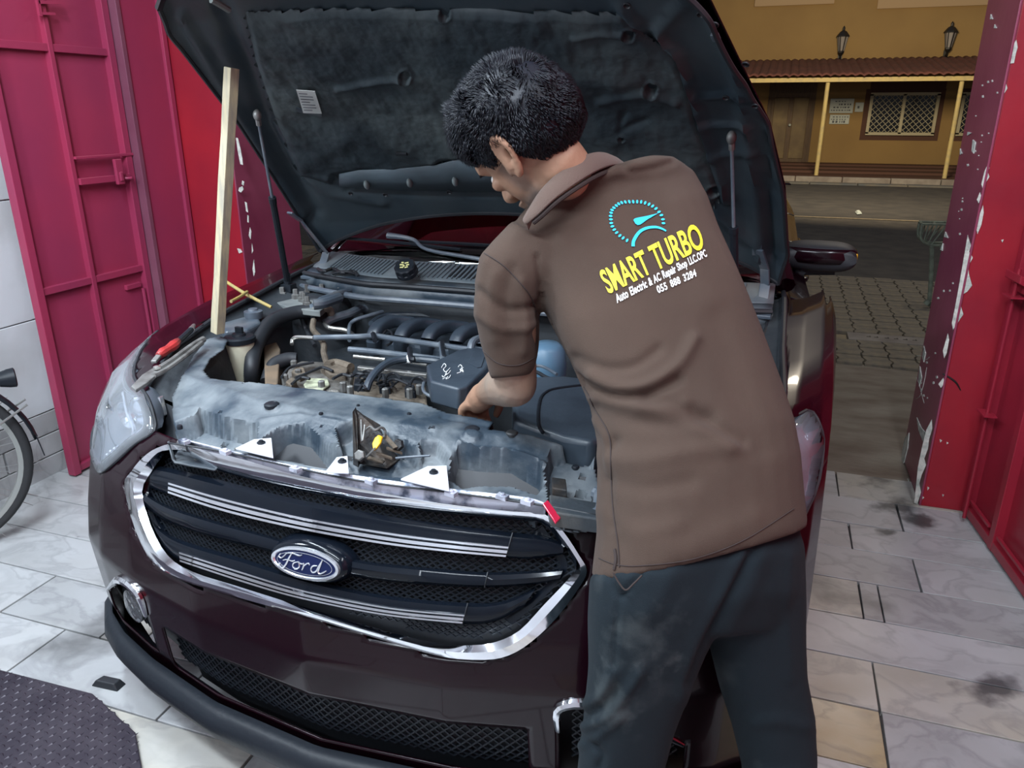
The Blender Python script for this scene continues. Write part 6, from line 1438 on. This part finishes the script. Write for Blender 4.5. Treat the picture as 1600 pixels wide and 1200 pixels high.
for i in range(nth):
    for j in range(nph):
        q = [(i, j), (i, (j+1) % nph), (i+1, (j+1) % nph), (i+1, j)]
        if all(P[k][1] for k in q):
            f = []
            for k in q:
                if k not in ix: ix[k] = len(hm.v); hm.v.append(tuple(H(*P[k][0])))
                f.append(ix[k])
            hm.f.append(tuple(f))
hair = build('hair', hm, M_HAIR, bo, smooth=180, solid=.004)
rnd = random.Random(11); tf = MB(); tries = 0; made = 0
while made < 9000 and tries < 80000:
    tries += 1; z_ = rnd.uniform(-1, 1); ph = rnd.uniform(0, 2*math.pi); s_ = math.sqrt(1-z_*z_); d = V3((s_*math.cos(ph), s_*math.sin(ph), z_)); p = V3((d.x*.074, -.004+d.y*.094, .012+d.z*.088))
    hl_ = hairline(p.x, p.y)
    if p.z < hl_+rnd.uniform(-.004, .004): continue
    t = max(0, min(1, (p.z-hl_)/.06)); front_ = max(0, min(1, (p.y+.02)/.10)); top = max(0, d.z)
    L_ = .006+.016*t+.024*top*(.4+.6*front_)*rnd.uniform(.6, 1.1)+.008*front_*top
    clump = V3((mnoise.noise(p*38), mnoise.noise(p*38+V3((9, 0, 0))), mnoise.noise(p*38+V3((0, 9, 0)))))
    flow = V3((d.x*.2, .55*top+.05, -.75*(1-top))); dirv = (d*(.45+.6*top)+flow*.9+clump*.85*top+clump*.3).normalized()
    t5 = max(0, min(1, (p.z-hl_)/.05)); base = p+d*(.001+.014*t5+.009*max(0, d.z)); a = H(*base); D = HR @ dirv; Dn = HR @ d
    m1 = a+D*L_*.5+Dn*L_*.10; e_ = a+D*L_+(HR @ (clump*.006))-(Dn*L_*.15); sd = D.cross(Dn)
    if sd.length < 1e-3: sd = D.orthogonal()
    sd.normalize(); w_ = .0011
    tf.add([a-sd*w_, a+sd*w_, a+Dn*w_, m1-sd*w_*.8, m1+sd*w_*.8, m1+Dn*w_*.8, e_], [(0, 1, 4, 3), (1, 2, 5, 4), (2, 0, 3, 5), (3, 4, 6), (4, 5, 6), (5, 3, 6)]); made += 1
build('hair_tufts', tf, M_HAIR, hair, smooth=180, kind='stuff', fixn=False)

# ============================================================ BICYCLES
def wheel(c, ax, R_, name, par, spokes=32, nosub=False):
    w_ = build(name, MB().lathe(c, ax, [(R_-.034, -.012), (R_-.02, -.019), (R_-.006, -.015), (R_, 0), (R_-.006, .015), (R_-.02, .019), (R_-.034, .012), (R_-.034, -.012)], 64, caps=False), M_TYRE, par, smooth=60)
    build('rim', MB().lathe(c, ax, [(R_-.050, -.010), (R_-.034, -.014), (R_-.030, 0), (R_-.034, .014), (R_-.050, .010), (R_-.050, -.010)], 64, caps=False), M_RIMG, w_, smooth=60)
    build('hub', MB().lathe(c, ax, [(.006, -.05), (.024, -.03), (.014, -.025), (.014, .025), (.024, .03), (.006, .05)], 16), M_SPOKE, w_)
    x = V3(ax).normalized().orthogonal(); y = V3(ax).normalized().cross(x)
    for k in range(spokes):
        a = 2*math.pi*k/spokes; a2 = a+(.35 if k % 2 else -.35); s = .028 if k % 4 < 2 else -.028
        p0 = c+(x*math.cos(a)+y*math.sin(a))*.022+V3(ax).normalized()*s; p1 = c+(x*math.cos(a2)+y*math.sin(a2))*(R_-.048); build('spoke', MB().tube([p0, p1], .0014, 5, smooth=False), M_SPOKE, w_)
    return w_
fc = V3((-2.755, 1.66, .335)); bk = thing('bicycle', 'old bicycle leaning by the white marble wall with mudguard and lamp', 'bicycle', (fc.x, fc.y-.3, 0))
fd = V3((.57, .82, 0)).normalized(); fa_ = V3((-.82, .57, 0)).normalized()
def wpl(x, y):
    r = ray(x, y); return CP+r*((fc-CP).dot(fa_)/r.dot(fa_))
wheel(fc, fa_, .335, 'front_wheel', bk)
mg = MB(); rg = []
for a in np.linspace(math.radians(8), math.radians(175), 26):
    d = fd*math.cos(a)+Uh*math.sin(a); c = fc+d*.365; rg.append([c+fa_*s-d*(.012*(s/.03)**2) for s in (-.030, -.02, 0, .02, .030)])
build('mudguard', MB().rings(rg, caps=False, closed=False), M_BLK, bk, solid=.003, smooth=60)
bt_ = fc+fd*.355+Uh*.03; build('mud_flap', MB().prism([bt_-fa_*.03+Uh*.03, bt_+fa_*.03+Uh*.03, bt_+fa_*.035-Uh*.05+fd*.012, bt_-fa_*.035-Uh*.05+fd*.012], fd*.004), M_BLK, bk, smooth=0, bevel=.001)
hs = fc-fd*.10+Uh*.62
for s in (-1, 1):
    build('fork_blade', MB().tube([fc+fa_*.055*s, fc+fa_*.05*s-fd*.03+Uh*.30, hs-Uh*.20+fa_*.03*s, hs-Uh*.16], [.008, .011, .012, .012], 8), M_BLK, bk)
    build('mudguard_stay', MB().tube([fc+fa_*.055*s, wpl(41, 628)+fa_*.034*s], .0045, 6), M_SPOKE, bk)
lp = wpl(8, 592)
build('lamp', MB().lathe(lp, fd, [(.0, -.03), (.026, -.02), (.034, .01), (.036, .03), (.03, .034), (0, .034)], 18), M_BLK, bk)
build('lamp_bracket', MB().tube([lp, fc+fd*.10+Uh*.40, hs-Uh*.2], .007, 8), M_SPOKE, bk)
rcx = V3((fc.x+.10, fc.y-1.06, .335)); wheel(rcx, V3((1, 0, 0)), .335, 'rear_wheel', bk)
bb = rcx+V3((0, .44, -.04)); stp = bb+V3((0, -.18, .48)); hsb = hs-Uh*.12
for a, b, r in [(hs, hsb, .017), (hs-Uh*.02, stp, .014), (hsb, bb, .016), (stp, bb, .014), (stp, rcx+V3((.05, 0, 0)), .009), (bb, rcx+V3((.05, 0, 0)), .009), (stp, rcx-V3((.05, 0, 0)), .009), (bb, rcx-V3((.05, 0, 0)), .009)]: build('frame_tube', MB().tube([a, b], r, 8, smooth=False), M_BLK, bk)
build('handlebar', MB().tube([hs+Uh*.22+fa_*.28-fd*.18, hs+Uh*.24+fa_*.26-fd*.06, hs+Uh*.20, hs+Uh*.24-fa_*.20-fd*.04, hs+Uh*.22-fa_*.22-fd*.14], .011, 8), M_SPOKE, bk)
build('handlebar_stem', MB().tube([hs-Uh*.05, hs+Uh*.21], .012, 8), M_SPOKE, bk)
build('brake_lever', MB().tube([hs+Uh*.21-fa_*.16, hs+Uh*.19-fa_*.20+fd*.05, hs+Uh*.17-fa_*.16-fd*.02], .005, 6), M_SPOKE, bk)
sdl = stp+Uh*.16; build('saddle', MB().rings([ellring(sdl+V3((0, y, 0)), V3((w_, 0, 0)), V3((0, 0, h_)), 14) for y, w_, h_ in [(-.14, .04, .015), (-.11, .085, .03), (-.04, .08, .032), (.05, .04, .026), (.13, .02, .018)]]), M_BLK, bk)
build('seat_post', MB().tube([stp-Uh*.02, sdl], .012, 8), M_SPOKE, bk)
build('crank', MB().lathe(bb, (1, 0, 0), [(.02, .03), (.09, .034), (.09, .038), (.02, .042)], 24).tube([bb+V3((.05, 0, 0)), bb+V3((.055, .1, -.13))], .01, 6).box(bb+V3((.09, .1, -.13)), (.045, .03, .01)), M_SPOKE, bk)
# parked bicycle seen behind the right pillar
by = 6.95
def bp_(x, y): return wy(x, y, by)
b2 = thing('bicycle', 'old green bicycle behind the right pillar with wire rear carrier', 'bicycle', (bp_(1470, 480).x+.4, by, 0))
a, b, c, d = bp_(1441, 350), bp_(1482, 350), bp_(1439, 373), bp_(1455, 383)
rk = MB(); wd = V3((0, .14, 0))
for o in (wd*0, wd):
    rk.tube([a+o, b+o+V3((.25, 0, 0))], .010, 6).tube([a+o, c+o, d+o, b+o+V3((.1, 0, -.16))], .010, 6)
    for f in (.25, .6, .95): rk.tube([a*(1-f)+b*f+o, (c+(d-c)*min(1, f*1.2))+o], .006, 5, smooth=False)
rk.tube([a, a+wd], .010, 6).tube([c, c+wd], .008, 6).tube([(a+b)/2, (a+b)/2+wd], .008, 6).tube([b, b+wd], .008, 6)
build('rear_carrier', rk, M_GREEN, b2)
lg = MB().tube([bp_(1456, 383), bp_(1455, 430), bp_(1452, 470)], [.018, .018, .016], 8).tube([bp_(1452, 470), bp_(1447, 476)], [.03, .03], 6, smooth=False); build('kick_stand', lg, M_GREEN, b2)
gz = bp_(1452, 476).z; cw2 = V3((b2.location.x+.02, by+.05, .33))
wheel(cw2, V3((0, 1, 0)), .33, 'rear_wheel', b2, 20); cf2 = cw2+V3((1.05, 0, 0)); wheel(cf2, V3((0, 1, 0)), .33, 'front_wheel', b2, 20)
st2 = cw2+V3((.28, 0, .45)); bb2 = cw2+V3((.44, 0, -.04)); hd2 = cf2+V3((-.12, 0, .58))
for p_, q_, r in [(st2, bb2, .016), (hd2, bb2, .018), (st2, hd2, .015), (st2, cw2, .01), (bb2, cw2, .01), (hd2, cf2, .013)]: build('frame_tube', MB().tube([p_, q_], r, 8, smooth=False), M_GREEN, b2)
build('carrier_stay', MB().tube([bp_(1468, 385), cw2+V3((0, -.06, 0))], .008, 6), M_GREEN, b2)
build('saddle', MB().ell(st2+V3((-.05, 0, .18)), (.13, .07, .03)), M_BLK, b2); build('seat_post', MB().tube([st2, st2+V3((-.04, 0, .18))], .012, 6), M_SPOKE, b2)
build('handlebar', MB().tube([hd2+V3((-.12, -.28, .18)), hd2+V3((0, -.2, .2)), hd2+V3((.03, 0, .16)), hd2+V3((0, .2, .2)), hd2+V3((-.12, .28, .18))], .011, 8).tube([hd2-V3((0, 0, .05)), hd2+V3((.03, 0, .16))], .012, 6), M_SPOKE, b2)
